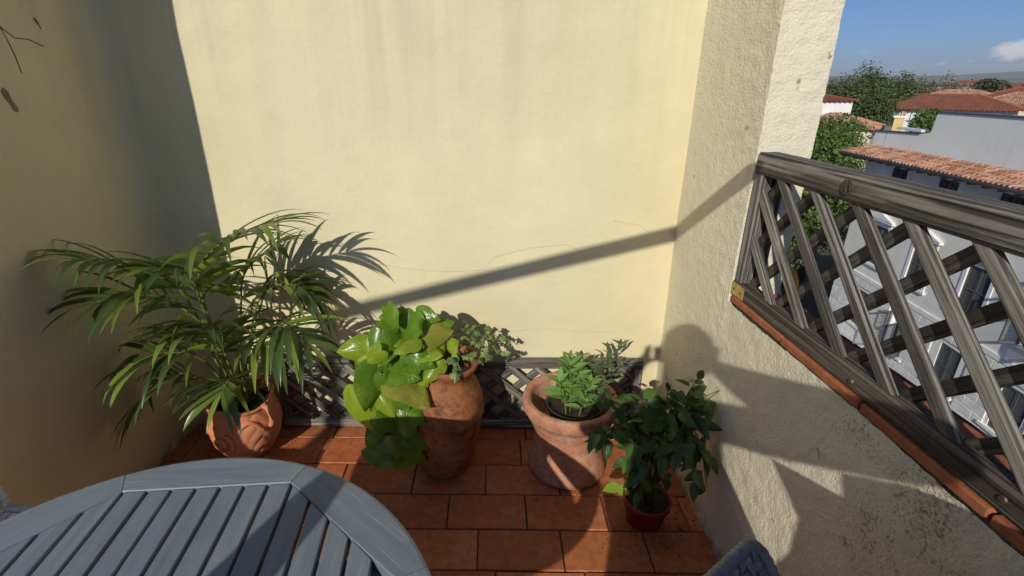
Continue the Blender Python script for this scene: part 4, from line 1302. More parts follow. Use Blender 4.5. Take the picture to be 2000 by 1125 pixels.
def chair(mat_name, loc, rz, label, recl=0.27):
    """woven armless chair, local +y is its front"""
    c = empty('woven_chair', loc, rz)
    tag(c, label, 'chair', 'woven chairs round the table')
    w, d, sh, bh = 0.38, 0.33, 0.43, 0.815
    mt = M[mat_name]
    weave(w - 0.03, d - 0.03, mat_name, c, 'seat', Matrix.Translation((-w / 2 + 0.015, -d / 2 + 0.015, sh)))
    a = MB()
    a.tube([(-w / 2, -d / 2, sh - 0.005), (w / 2, -d / 2, sh - 0.005), (w / 2, d / 2, sh - 0.005), (-w / 2, d / 2, sh - 0.005), (-w / 2, -d / 2, sh - 0.005)], 0.016, 8)
    a.obj('seat_frame', mt, c, True)
    p0 = Vector((-w / 2, -d / 2 + 0.01, sh + 0.02)); p1 = Vector((-w / 2, -d / 2 - recl, bh))
    up = (p1 - p0); hgt = up.length; up.normalize()
    x = Vector((1, 0, 0)); z = (-x).cross(up)
    Mx = Matrix((-x, up, z)).transposed().to_4x4(); Mx.translation = p0 + Vector((w - 0.012, 0, 0)) + up * 0.004
    weave(w - 0.024, hgt - 0.012, mat_name, c, 'backrest', Mx, 0.019)
    fr_ = MB()
    q = []
    for k in range(7):
        t_ = k / 6
        q.append(p0 + up * (hgt - 0.035) * t_)
    q += [p1 - up * 0.018 + x * 0.006, p1 - up * 0.005 + x * 0.018, p1 + x * 0.035]
    q += [p1 + x * (w - 0.035), p1 - up * 0.005 + x * (w - 0.018), p1 - up * 0.018 + x * (w - 0.006)]
    q += [p0 + x * w + up * (hgt - 0.035) * (1 - k / 6) for k in range(7)]
    fr_.tube(q, 0.0095, 10)
    fr_.obj('back_frame', mt, c, True)
    wr = MB()      # ribbed wrapping on the frame, one band after the other
    for i in range(len(q) - 1):
        a_, b_ = Vector(q[i]), Vector(q[i + 1])
        n_ = max(1, int((b_ - a_).length / 0.0125))
        for k in range(n_):
            m_ = a_.lerp(b_, (k + 0.5) / n_); dd = (b_ - a_).normalized() * 0.0052
            wr.tube([m_ - dd, m_ - dd * 0.5, m_ + dd * 0.5, m_ + dd], [0.0097, 0.0109, 0.0109, 0.0097], 10, False)
    stuff(wr.obj('frame_wrapping', mt, c, True))
    for sx in (-1, 1):
        for sy in (-1, 1):
            MB().tube([(sx * (w / 2 - 0.012), sy * (d / 2 - 0.012), sh - 0.012), (sx * (w / 2 + 0.006), sy * (d / 2 + 0.01), 0.0)], [0.016, 0.013], 8).obj('leg', M['grey_metal'] if mat_name == 'weave_shaded' else mt, c, True)
    return c
fdir = Vector((0.58, -0.815, 0))
chair('weave_shaded', (0.566, 0.194, 0.0), math.atan2(-fdir.x, fdir.y), 'woven chair in shade-darkened grey whose back corner shows at the lower right', 0.26)
chair('weave_shaded', (-0.20, 0.08, 0.0), R(45), 'woven chair in shade-darkened grey pushed to the table beside the photographer', 0.08)
chair('weave_sunlit', (-1.235, 0.915, 0.0), R(-90 - 4), 'woven chair in sun-brightened tone pushed under the table at the left edge', 0.05)

# folded parasol, unseen, added to cast the band of shadow on the table
ps = empty('folded_parasol', (-0.79, -0.22, 0))
tag(ps, 'unseen folded grey parasol added behind the table to cast a shadow', 'parasol')
MB().lathe([(0.0, 0.0), (0.20, 0.0), (0.20, 0.03), (0.05, 0.06), (0.035, 0.20), (0.0, 0.20)], 28).obj('base', M['grey_metal'], ps, True)
MB().tube([(0, 0, 0.18), (0, 0, 1.44)], 0.019, 10).obj('pole', M['grey_metal'], ps, True)
M['canvas'] = plain('grey_canvas', (0.20, 0.20, 0.21), 0.85, 0.1)
MB().lathe([(0.02, 0.80), (0.062, 0.82), (0.066, 0.95), (0.058, 1.15), (0.043, 1.32), (0.022, 1.40), (0.0, 1.41)], 40, (0, 0, 0), lambda a, r, z: (r * (1 + 0.16 * math.sin(8 * a)), z)).obj('canopy', M['canvas'], ps, True)

# unseen panel added to cast the angular shadow on the right parapet
blocker = empty('shadow_blocker', (0.60, 0.18, 0))
tag(blocker, 'unseen upright panel added between photographer and parapet to cast a shadow', 'chair')
pts = [(-0.165, 1.08), (-0.10, 0.93), (-0.10, 0.81), (-0.16, 0.55), (-0.19, 0.10), (0.18, 0.06), (0.19, 1.08), (0.0, 1.13), (-0.065, 1.105), (-0.055, 1.045)]  # outline shaped after the shadow it throws
n = len(pts); mb = MB()
mb.add([(x, 0.0, z) for x, z in pts] + [(x, 0.035, z) for x, z in pts], [tuple(range(n)), tuple(range(2 * n - 1, n - 1, -1))] + [(i, n + i, n + (i + 1) % n, (i + 1) % n) for i in range(n)])
mb.obj('canvas', M['canvas'], blocker)  # flat added panel that blocks the sun
for x in (-0.04, 0.16):
    MB().box(x - 0.015, x + 0.015, 0.036, 0.06, 0.0, 1.0, None, 0.003).obj('blocker_bar', M['wood'], blocker)

# ================================================================ PHOTOGRAPHER (behind the lens; only the shadow is in the picture)
M['skin'] = plain('skin', (0.45, 0.27, 0.19), 0.5, 0.06, 30)
M['shirt'] = plain('navy_cotton', (0.05, 0.06, 0.10), 0.85, 0.1, 40)
M['trousers'] = plain('grey_cotton', (0.12, 0.12, 0.13), 0.85, 0.1, 40)
M['hair'] = plain('dark_hair', (0.025, 0.018, 0.012), 0.5, 0.3, 60)
def skin_obj(name, joints, edges, mat, parent, root=0, sub=2):
    names = list(joints)
    me = bpy.data.meshes.new(name)
    me.from_pydata([joints[k][0] for k in names], [(names.index(a), names.index(b)) for a, b in edges], [])
    me.materials.append(mat)
    o = bpy.data.objects.new(name, me); COL.objects.link(o)
    if parent: o.parent = parent; o.matrix_parent_inverse = parent.matrix_basis.inverted()
    m_ = o.modifiers.new('skin', 'SKIN'); m_.use_smooth_shade = True; m_.branch_smoothing = 0.6
    sv = me.skin_vertices[0].data
    for i, k in enumerate(names):
        r_ = joints[k][1]
        sv[i].radius = r_ if isinstance(r_, tuple) else (r_, r_)
        sv[i].use_root = (i == root)
    s = o.modifiers.new('sub', 'SUBSURF'); s.levels = sub; s.render_levels = sub
    return o
BX, BY = -0.03, -0.30
J = {'pelvis': ((BX, BY, 0.96), (0.175, 0.12)), 'waist': ((BX, BY, 1.12), (0.160, 0.11)), 'chest': ((BX, BY, 1.32), (0.172, 0.12)), 'collar': ((BX, BY, 1.46), (0.10, 0.08)),
     'neck': ((BX, BY + 0.02, 1.54), 0.058), 'jaw': ((BX, BY + 0.055, 1.615), (0.066, 0.08)), 'brow': ((BX, BY + 0.05, 1.70), (0.078, 0.098)), 'crown': ((BX, BY + 0.04, 1.775), (0.062, 0.075)),
     'nose': ((BX, BY + 0.15, 1.672), 0.012),
     'sR': ((BX + 0.19, BY, 1.44), 0.062), 'eR': ((0.46, -0.20, 1.455), 0.062), 'fR': ((0.30, -0.155, 1.455), 0.085), 'wR': ((0.175, -0.028, 1.50), 0.026), 'pR': ((0.130, -0.018, 1.535), (0.030, 0.018)),
     'sL': ((BX - 0.19, BY, 1.44), 0.062), 'eL': ((-0.33, -0.16, 1.30), 0.045), 'fL': ((-0.23, -0.09, 1.40), 0.039), 'wL': ((-0.13, -0.035, 1.50), 0.028), 'pL': ((-0.09, -0.022, 1.535), (0.030, 0.018)),
     'hR': ((BX + 0.095, BY, 0.90), 0.092), 'kR': ((BX + 0.105, BY + 0.02, 0.50), 0.060), 'aR': ((BX + 0.11, BY - 0.01, 0.10), 0.042), 'tR': ((BX + 0.12, BY + 0.15, 0.035), (0.045, 0.03)),
     'hL': ((BX - 0.095, BY, 0.90), 0.092), 'kL': ((BX - 0.105, BY + 0.02, 0.50), 0.060), 'aL': ((BX - 0.11, BY - 0.01, 0.10), 0.042), 'tL': ((BX - 0.13, BY + 0.15, 0.035), (0.045, 0.03))}
Eg = [('pelvis', 'waist'), ('waist', 'chest'), ('chest', 'collar'), ('collar', 'neck'), ('neck', 'jaw'), ('jaw', 'brow'), ('brow', 'crown'), ('jaw', 'nose')]
for s in 'RL':
    Eg += [('collar', 's' + s), ('s' + s, 'e' + s), ('e' + s, 'f' + s), ('f' + s, 'w' + s), ('w' + s, 'p' + s), ('pelvis', 'h' + s), ('h' + s, 'k' + s), ('k' + s, 'a' + s), ('a' + s, 't' + s)]
    px, sx = (0.130, 1) if s == 'R' else (-0.090, -1)
    pz = 1.535
    for k, (dz, ln) in enumerate(((0.030, 0.9), (0.012, 1.0), (-0.006, 0.95), (-0.022, 0.8))):     # fingers curl round the end of the phone
        a_, b_, c_ = f'f{s}{k}a', f'f{s}{k}b', f'f{s}{k}c'
        J[a_] = ((px + sx * 0.004, -0.002, pz + dz), 0.0092); J[b_] = ((px - sx * 0.012 * ln, 0.010, pz + dz * 1.15 + 0.004), 0.0085); J[c_] = ((px - sx * 0.030 * ln, 0.009, pz + dz * 1.2 + 0.005), 0.007)
        Eg += [('p' + s, a_), (a_, b_), (b_, c_)]
    J[f'th{s}a'] = ((px - sx * 0.010, -0.040, pz - 0.012), 0.011); J[f'th{s}b'] = ((px - sx * 0.032, -0.036, pz + 0.008), 0.0095)
    Eg += [('p' + s, f'th{s}a'), (f'th{s}a', f'th{s}b')]
person = empty('person', (BX, BY, 0))
tag(person, 'standing person in a navy shirt holding up a phone with both hands', 'person')
skin_obj('body', J, Eg, M['skin'], person)
def cloth(keys, edges, scale, name, mat, tweak={}):
    JJ = {}
    for k in keys:
        p, r_ = J[k]
        p = tweak.get(k, p)
        JJ[k] = (p, tuple(x * scale + 0.008 for x in r_) if isinstance(r_, tuple) else r_ * scale + 0.008)
    return skin_obj(name, JJ, edges, mat, person)
cloth(['waist', 'pelvis', 'chest', 'collar', 'sR', 'eR', 'sL', 'eL', 'fR'], [('pelvis', 'waist'), ('waist', 'chest'), ('chest', 'collar'), ('collar', 'sR'), ('collar', 'sL'), ('sR', 'eR'), ('sL', 'eL'), ('eR', 'fR')], 1.06, 'shirt', M['shirt'],
      {'eR': (0.45, -0.205, 1.455), 'eL': (-0.32, -0.165, 1.31)})
cloth(['pelvis', 'hR', 'kR', 'aR', 'hL', 'kL', 'aL'], [('pelvis', 'hR'), ('hR', 'kR'), ('kR', 'aR'), ('pelvis', 'hL'), ('hL', 'kL'), ('kL', 'aL')], 1.08, 'trousers', M['trousers'])
hm = MB(); vs = []; fs = []
S, Q = 24, 12
for j in range(Q + 1):
    th = math.pi * 0.62 * j / Q
    for k in range(S):
        a = 2 * math.pi * k / S
        cut = 0.55 if math.sin(a) > 0.3 else 1.0          # shorter over the forehead
        t_ = th * cut
        n_ = 1 + 0.05 * noise.noise(Vector((math.cos(a) * 4, math.sin(a) * 4, th * 4)))
        vs.append((BX + 0.094 * math.sin(t_) * math.cos(a) * n_, BY + 0.045 + 0.116 * math.sin(t_) * math.sin(a) * n_, 1.69 + 0.118 * math.cos(t_) * n_))
for j in range(Q):
    for k in range(S):
        fs.append((j * S + k, j * S + (k + 1) % S, (j + 1) * S + (k + 1) % S, (j + 1) * S + k))
o = hm.add(vs, fs).obj('hair', M['hair'], person, True); o.matrix_parent_inverse = person.matrix_basis.inverted()
for sx in (-1, 1):
    e_ = MB().lathe([(0.0, -0.012), (0.009, -0.008), (0.012, 0.0), (0.009, 0.008), (0.0, 0.012)], 12, (BX + sx * 0.030, BY + 0.136, 1.70)).obj('eye', M['white_metal'], person, True); e_.matrix_parent_inverse = person.matrix_basis.inverted()
    e_ = MB().tube([(BX + sx * 0.080, BY + 0.045, 1.70), (BX + sx * 0.094, BY + 0.030, 1.715), (BX + sx * 0.094, BY + 0.028, 1.675), (BX + sx * 0.080, BY + 0.05, 1.655)], [0.008, 0.011, 0.011, 0.007], 8).obj('ear', M['skin'], person, True); e_.matrix_parent_inverse = person.matrix_basis.inverted()
e_ = MB().tube([(BX - 0.024, BY + 0.126, 1.628), (BX, BY + 0.135, 1.626), (BX + 0.024, BY + 0.126, 1.628)], [0.004, 0.007, 0.004], 8).obj('mouth', plain('lips', (0.35, 0.14, 0.11), 0.5), person, True); e_.matrix_parent_inverse = person.matrix_basis.inverted()
ph = MB().box(-0.060, 0.110, -0.005, 0.0035, -0.036, 0.036, None, 0.003).obj('phone', M['black_plastic'])
ph.matrix_basis = Matrix.Translation((0, -0.012, 1.547)) @ Matrix.Rotation(R(-14), 4, 'X')
tag(ph, 'black phone held sideways in both hands of the standing person', 'phone')

# ================================================================ THE CITY BEYOND
M['paint'] = m_stucco('pale_grey_render', (0.88, 0.86, 0.81), 0, 0, 0.0, 0.0)
def m_streak():
    t = NT('streaked_grey_render')
    base = (0.88, 0.90, 0.86)
    c = t.mix(t.ramp(t.noise(t.coords(), 0.7, 5), 0.3, 0.7), tuple(x * 0.93 for x in base), base)
    s = t.noise(t.coords(scale=(2.6, 2.6, 0.16), loc=(2, 0, 0)), 1.6, 5, 0.6)
    c = t.mix(t.ramp(s, 0.60, 0.75, 0, 0.5), c, (0.25, 0.26, 0.26))
    c = t.mix(t.ramp(t.noise(t.coords(scale=(7, 7, 0.5)), 1.6, 5), 0.62, 0.75, 0, 0.35), c, (0.2, 0.2, 0.2))
    return t.done(c, 0.9, t.bump(t.noise(t.coords(), 30, 4), 0.2, 0.01))
M['streak'] = m_streak()
M['stone'] = plain('pale_stone', (0.82, 0.81, 0.78), 0.9, 0.10, 3)
M['block'] = m_terracotta('rusticated_render', (0.82, 0.80, 0.76), 0.12, 0, 0, 0.9, 0.22, 0.3, 0.2)
M['shutter'] = plain('dark_shutter', (0.060, 0.068, 0.075), 0.6, 0.15, 6)
M['shutter_light'] = plain('grey_shutter', (0.085, 0.088, 0.09), 0.6, 0.12, 6)
def m_rooftile():
    t = NT('clay_roof_tiles')
    cell = t.new('ShaderNodeTexVoronoi'); t.l.new(t.coords(scale=(1, 0.62, 0.62)), cell.inputs['Vector']); cell.inputs['Scale'].default_value = 4.6
    sp = t.new('ShaderNodeSeparateColor'); t.l.new(cell.outputs['Color'], sp.inputs[0])
    base = (0.46, 0.19, 0.10)
    c = t.mix(t.ramp(sp.outputs[0], 0, 1), tuple(x * 0.6 for x in base), (0.58, 0.30, 0.19))
    c = t.mix(t.ramp(sp.outputs[1], 0.6, 1.0, 0, 0.7), c, (0.55, 0.42, 0.32))
    c = t.mix(t.ramp(t.noise(t.coords(), 9, 5, 0.65), 0.5, 0.72, 0, 0.55), c, (0.15, 0.08, 0.055))
    return t.done(c, 0.9, t.bump(t.noise(t.coords(), 40, 4), 0.3, 0.01))
M['rooftile'] = m_rooftile()
M['roofbrown'] = m_terracotta('old_roof_tiles', (0.28, 0.10, 0.06), 0.4, 0.15, 0.25, 0.9, 0.0, 0.12)
M['white_render'] = plain('white_render', (0.72, 0.72, 0.71), 0.9, 0.04, 1.0)
M['cream_render'] = plain('cream_render', (0.62, 0.55, 0.42), 0.9, 0.06, 1.0)
M['yellow_render'] = plain('yellow_render', (0.66, 0.46, 0.20), 0.9, 0.08, 2.0)
M['asphalt'] = plain('asphalt', (0.05, 0.05, 0.05), 0.9, 0.2, 8)
M['paving'] = plain('stone_paving', (0.22, 0.21, 0.20), 0.9, 0.15, 3)
M['earth'] = plain('distant_ground', (0.075, 0.085, 0.045), 0.95, 0.35, 0.02)
M['hill'] = plain('wooded_hill', (0.045, 0.07, 0.05), 0.95, 0.3, 0.003)
M['bark'] = plain('bark', (0.075, 0.06, 0.045), 0.9, 0.3, 6)
M['bark_pale'] = plain('pale_bark', (0.26, 0.25, 0.22), 0.9, 0.25, 3)
M['crown_mid'] = m_crown('green_crown', (0.085, 0.15, 0.028), (0.18, 0.25, 0.055))
M['crown_dark'] = m_crown('dark_evergreen_crown', (0.068, 0.108, 0.030), (0.15, 0.19, 0.055))
M['crown_olive'] = m_crown('olive_crown', (0.07, 0.085, 0.028), (0.11, 0.12, 0.04))
M['crown_pale'] = m_crown('pale_sparse_crown', (0.20, 0.205, 0.14), (0.30, 0.29, 0.21))

SZ = -13.0
g = MB(); N = 40
vs = []; fs = []
for j in range(N + 1):
    for i in range(N + 1):
        f = lambda k: math.copysign((abs(k / N * 2 - 1)) ** 3, k / N * 2 - 1) * 9000
        vs.append((f(i), f(j), SZ - 0.01))
for j in range(N):
    for i in range(N):
        a = j * (N + 1) + i; fs.append((a, a + 1, a + N + 2, a + N + 1))
structure(g.add(vs, fs).obj('ground', M['earth']))
FA = R(6.647)
e_s = Vector((math.sin(FA), math.cos(FA), 0)); n_f = Vector((math.cos(FA), -math.sin(FA), 0))
def fpos(s, L, z=SZ): return e_s * s + n_f * L + Vector((0, 0, z))
FROT = math.atan2(-e_s.y, -e_s.x)
def slab(name, s0, s1, L0, L1, z0, z1, mat):
    q = [fpos(s0, L0), fpos(s1, L0), fpos(s1, L1), fpos(s0, L1)]
    vs = [(p.x, p.y, z0) for p in q] + [(p.x, p.y, z1) for p in q]
    return structure(MB().add(vs, [(0, 1, 2, 3)[::-1], (4, 5, 6, 7), (0, 1, 5, 4), (1, 2, 6, 5), (2, 3, 7, 6), (3, 0, 4, 7)]).obj(name, mat))
slab('road', -60, 120, 4.2, 12.6, SZ, SZ + 0.006, M['asphalt'])
slab('pavement', -60, 120, 12.65, 15.0, SZ, SZ + 0.13, M['paving'])
slab('kerb', -60, 120, 12.45, 12.64, SZ, SZ + 0.12, M['stone'])
slab('pavement', -60, 120, 1.5, 4.15, SZ, SZ + 0.13, M['paving'])

# ---------------------------------------------------------------- grey palazzo across the street; local x from its far corner towards us, y into the house
pal = empty('grey_palazzo', fpos(25.6, 15.0), FROT)
tag(pal, 'pale grey palazzo with shuttered windows and tiled eaves across the street', 'building')
W_, H_ = 30.0, 11.42
wins = []           # (x centre, z bottom, z top, half width, kind)
for k in range(10):
    xc = 2.42 + 2.75 * k
    wins.append((xc, 9.75, 11.18, 0.50, 'top'))
    wins.append((xc - 0.15, 6.95, 8.66, 0.52, 'mid'))
    wins.append((xc - 0.15, 3.95, 5.60, 0.50, 'low'))
def facade():
    mb = MB()
    xs = sorted(set([0, W_] + [round(w_[0] + s_ * w_[3], 3) for w_ in wins for s_ in (-1, 1)]))
    zs = sorted(set([0, H_] + [w_[1] for w_ in wins] + [w_[2] for w_ in wins]))
    def inside(x, z): return any(abs(x - w_[0]) < w_[3] and w_[1] < z < w_[2] for w_ in wins)
    for i in range(len(xs) - 1):
        for j in range(len(zs) - 1):
            x0, x1, z0, z1 = xs[i], xs[i + 1], zs[j], zs[j + 1]
            if inside((x0 + x1) / 2, (z0 + z1) / 2): continue
            mb.add([(x0, 0, z0), (x1, 0, z0), (x1, 0, z1), (x0, 0, z1)], [(0, 1, 2, 3)])
    D_ = 0.28
    for (xc, z0, z1, hw, kd) in wins:
        a, b = xc - hw, xc + hw
        mb.add([(a, 0, z0), (a, D_, z0), (a, D_, z1), (a, 0, z1)], [(0, 1, 2, 3)])
        mb.add([(b, 0, z0), (b, D_, z0), (b, D_, z1), (b, 0, z1)], [(3, 2, 1, 0)])
        mb.add([(a, 0, z1), (b, 0, z1), (b, D_, z1), (a, D_, z1)], [(3, 2, 1, 0)])
        mb.add([(a, 0, z0), (b, 0, z0), (b, D_, z0), (a, D_, z0)], [(0, 1, 2, 3)])
    # sides, back, top
    mb.add([(0, 0, 0), (0, 9, 0), (0, 9, H_), (0, 0, H_)], [(0, 3, 2, 1)[::-1]])
    mb.add([(W_, 0, 0), (W_, 9, 0), (W_, 9, H_), (W_, 0, H_)], [(0, 1, 2, 3)])
    mb.add([(0, 9, 0), (W_, 9, 0), (W_, 9, H_), (0, 9, H_)], [(0, 3, 2, 1)])
    return mb.obj('wall', M['paint'], pal)
facade()
def louvre(w_, h_, n_):
    """one shutter leaf, hinge on local x=0, flat in xz"""
    mb = MB(); t_ = 0.045
    mb.box(0, 0.055, -t_ / 2, t_ / 2, 0, h_); mb.box(w_ - 0.055, w_, -t_ / 2, t_ / 2, 0, h_)
    mb.box(0.055, w_ - 0.055, -t_ / 2, t_ / 2, 0, 0.08); mb.box(0.055, w_ - 0.055, -t_ / 2, t_ / 2, h_ - 0.08, h_); mb.box(0.055, w_ - 0.055, -t_ / 2, t_ / 2, h_ / 2 - 0.035, h_ / 2 + 0.035)
    for k in range(n_):
        z = 0.10 + (h_ - 0.2) * k / (n_ - 1)
        mb.add([(0.05, -0.016, z - 0.014), (w_ - 0.05, -0.016, z - 0.014), (w_ - 0.05, 0.016, z + 0.018), (0.05, 0.016, z + 0.018)], [(0, 1, 2, 3)])
    return mb
sh_data = {}
def shutter(parent, x, z, w_, h_, ang, mat, flip):
    key = (round(w_, 2), round(h_, 2), mat)
    if key not in sh_data:
        o = louvre(w_, h_, 22).obj('shutter', M[mat], parent); sh_data[key] = o.data
    else:
        o = mesh_obj('shutter', None, None, None, parent, data=sh_data[key])
    o.location = (x, -0.03, z)
    o.rotation_euler = (0, 0, ang)
    if flip: o.scale = (-1, 1, 1)
    return o
rw = random.Random(3)
for wi, (xc, z0, z1, hw, kd) in enumerate(wins):
    if xc > 19: 
        if kd == 'low': continue
    wo = empty('window', (0, 0, 0), 0, pal)
    hgt = z1 - z0
    MB().box(xc - hw, xc + hw, 0.22, 0.24, z0, z1).obj('pane', M['glass'], wo)
    fm = MB(); a, b = xc - hw + 0.002, xc + hw - 0.002
    for (x0, x1, y0, y1) in ((a, a + 0.06, z0, z1), (b - 0.06, b, z0, z1), (xc - 0.05, xc + 0.05, z0 + 0.06, z1 - 0.06), (a + 0.06, b - 0.06, z0, z0 + 0.06), (a + 0.06, b - 0.06, z1 - 0.06, z1)):
        fm.box(x0, x1, 0.16, 0.215, y0, y1)
    fm.obj('frame', M['white_render'], wo)
    # stone surround
    sm = MB(); s_ = 0.15; d_ = 0.03
    sm.box(xc - hw - s_, xc - hw, -d_, -0.002, z0, z1 + s_); sm.box(xc + hw, xc + hw + s_, -d_, -0.002, z0, z1 + s_); sm.box(xc - hw, xc + hw, -d_, -0.002, z1, z1 + s_)
    if kd != 'low': sm.obj('surround', M['stone'], wo)
    sl = MB().box(xc - hw - 0.26, xc + hw + 0.26, -0.10, -0.002, z0 - 0.10, z0 - 0.004).obj('sill', M['stone'], wo)
    if kd == 'mid':
        pz = z1 + 0.22
        pm = MB().box(xc - hw - 0.30, xc + hw + 0.30, -0.14, -0.002, pz, pz + 0.09)
        pm.add([(xc - hw - 0.32, -0.16, pz + 0.09), (xc + hw + 0.32, -0.16, pz + 0.09), (xc, -0.16, pz + 0.36), (xc - hw - 0.32, -0.002, pz + 0.09), (xc + hw + 0.32, -0.002, pz + 0.09), (xc, -0.002, pz + 0.36)],
               [(0, 1, 2), (0, 2, 5, 3), (1, 4, 5, 2), (0, 3, 4, 1)])
        pm.obj('pediment', M['stone'], wo)
    state = 'closed' if kd == 'top' else rw.choice(['closed', 'closed', 'closed', 'half'])
    mt = 'shutter' if kd == 'top' else 'shutter_light'
    lw = hw - 0.004
    if state == 'closed':
        shutter(wo, xc - hw + 0.002, z0 + 0.01, lw, hgt - 0.02, 0.0, mt, False).location.y = 0.05
        shutter(wo, xc + hw - 0.002, z0 + 0.01, lw, hgt - 0.02, 0.0, mt, True).location.y = 0.05
    else:
        aL = -R(160 if state == 'open' else 100); aR = R(150 if state == 'open' else 120)
        o = shutter(wo, xc - hw, z0 + 0.01, lw, hgt - 0.02, aL, mt, False); o.location.y = -0.07
        o = shutter(wo, xc + hw, z0 + 0.01, lw, hgt - 0.02, aR, mt, True); o.location.y = -0.07
# string courses and rusticated blocks below
for z0, z1, d_ in ((6.12, 6.30, 0.06),):
    MB().box(-0.03, W_, -d_, -0.002, z0, z1).obj('string_course', M['stone'], pal)
bh_, bl_ = 0.335, 0.86
vs, fs = bevbox(0.008, bl_ - 0.008, -0.045, 0.0, 0.010, bh_ - 0.010, 0.014)
blk = bpy.data.meshes.new('stone_block'); blk.from_pydata([tuple(v) for v in vs], [], fs); blk.materials.append(M['block'])
vs, fs = bevbox(0.008, bl_ / 2 - 0.008, -0.045, 0.0, 0.010, bh_ - 0.010, 0.014)
blk2 = bpy.data.meshes.new('stone_block'); blk2.from_pydata([tuple(v) for v in vs], [], fs); blk2.materials.append(M['block'])
nb = 0
for r in range(0, 13):
    z = 6.08 - (r + 1) * bh_
    x = 0.0 if r % 2 == 0 else -bl_ / 2
    while x < 15.2 and nb < 295:
        for half in (0, 1):
            pass
        def free(x0, x1): return not any(x0 < w_[0] + w_[3] + 0.03 and x1 > w_[0] - w_[3] - 0.03 and z < w_[2] + 0.02 and z + bh_ > w_[1] - 0.13 for w_ in wins)
        if x >= 0 and free(x, x + bl_):
            o = mesh_obj('stone_block', None, None, None, pal, data=blk); o.location = (x, 0, z); nb += 1
        else:
            for hx in (x, x + bl_ / 2):
                if hx >= 0 and free(hx, hx + bl_ / 2):
                    o = mesh_obj('stone_block', None, None, None, pal, data=blk2); o.location = (hx, 0, z); nb += 1
        x += bl_
# eaves: soffit, rafters, gutter and barrel tiles
MB().box(-0.75, W_, -0.74, 0.44, H_ + 0.0, H_ + 0.07).obj('soffit', M['roofbrown'], pal)
for k in range(44):
    MB().box(-0.6 + 0.62 * k, -0.5 + 0.62 * k, -0.70, -0.01, H_ - 0.10, H_ - 0.003).obj('rafter', M['roofbrown'], pal)
def barrel(mb, x0, x1, pitch, y_low, z_low, y_high, z_high, rows, r_):
    """rows of overlapping barrel tiles on a slope"""
    nx = int((x1 - x0) / pitch)
    for q in range(rows):
        t0, t1 = q / rows, (q + 1.12) / rows
        for i in range(nx):
            xc = x0 + (i + 0.5) * pitch + rw.uniform(-1, 1) * 0.008
            ya, za = y_low + (y_high - y_low) * t0, z_low + (z_high - z_low) * t0
            yb_, zb = y_low + (y_high - y_low) * min(1, t1), z_low + (z_high - z_low) * min(1, t1)
            ra, rb = r_ * rw.uniform(0.95, 1.05), r_ * 0.82
            vs = []; S = 5
            for (yy, zz, rr) in ((ya, za + 0.03, ra), (yb_, zb, rb)):
                for k in range(S + 1):
                    a = math.pi * k / S
                    vs.append((xc - rr * math.cos(a), yy, zz + rr * math.sin(a) * 0.85))
            mb.add(vs, [(k, k + 1, S + 2 + k, S + 1 + k) for k in range(S)] + [tuple(range(S, -1, -1))])
mb = MB(); barrel(mb, -0.80, 24, 0.205, -0.80, H_ + 0.085, 0.46, H_ + 0.37, 4, 0.098)
stuff(mb.obj('roof_tiles', M['rooftile'], pal, True))
MB().box(-0.78, 24, -0.78, 0.45, H_ + 0.072, H_ + 0.082).obj('roof_boarding', M['roofbrown'], pal)
MB().tube([(-0.8, -0.83, H_ + 0.05), (24, -0.83, H_ + 0.05)], 0.055, 8).obj('gutter', M['grey_metal'], pal, True)
# set-back upper wall with a stepped top
def upper(x0, x1, z0, z1, y0=1.0, y1=1.3):
    return (x0, x1, y0, y1, z0, z1)
mb = MB(); o_ = H_ + 0.30
y0 = 1.0
prof = [(-0.72, o_), (-0.72, 12.43), (2.2, 12.54), (2.76, 12.66), (2.84, 13.42), (26, 13.42), (26, o_)]
n = len(prof)
vs = [(x, 0.46, z) for x, z in prof] + [(x, 0.80, z) for x, z in prof]
mb.add(vs, [tuple(range(n))] + [tuple(range(2 * n - 1, n - 1, -1))] + [(i, n + i, n + (i + 1) % n, (i + 1) % n) for i in range(n)])
mb.obj('upper_wall', M['streak'], pal)
cp = MB()
for (xa, za), (xb, zb) in ((prof[1], prof[2]), (prof[4], prof[5])):
    cp.add([(xa - 0.05, 0.42, za + 0.003), (xb + 0.02, 0.42, zb + 0.003), (xb + 0.02, 0.84, zb + 0.003), (xa - 0.05, 0.84, za + 0.003), (xa - 0.05, 0.42, za + 0.05), (xb + 0.02, 0.42, zb + 0.05), (xb + 0.02, 0.84, zb + 0.05), (xa - 0.05, 0.84, za + 0.05)],
           [(0, 3, 2, 1), (4, 5, 6, 7), (0, 1, 5, 4), (1, 2, 6, 5), (2, 3, 7, 6), (3, 0, 4, 7)])
cp.obj('wall_cap', M['grey_metal'], pal)
MB().box(0.6, 2.15, 0.50, 0.78, 12.62, 12.72).obj('ledge', M['white_render'], pal)

# white slatted pergola down by the street
pg = empty('white_pergola', fpos(24.6, 13.6, -9.9), FROT)
tag(pg, 'white slatted pergola roof low beside the grey palazzo', 'pergola')
for k in range(26):
    MB().box(-0.6 + k * 0.145, -0.51 + k * 0.145, -1.1, 1.3, 0, 0.05).obj('slat', M['white_metal'], pg)
for yy in (-1.0, 0.0, 1.15):
    MB().box(-0.65, 3.2, yy, yy + 0.08, -0.102, -0.003).obj('beam', M['white_metal'], pg)
for xx in (-0.55, 3.0):
    MB().box(xx, xx + 0.1, -1.0, -0.9, SZ + 9.9, -0.104).obj('post', M['white_metal'], pg)
    MB().box(xx, xx + 0.1, 1.16, 1.22, SZ + 9.9, -0.104).obj('post', M['white_metal'], pg)

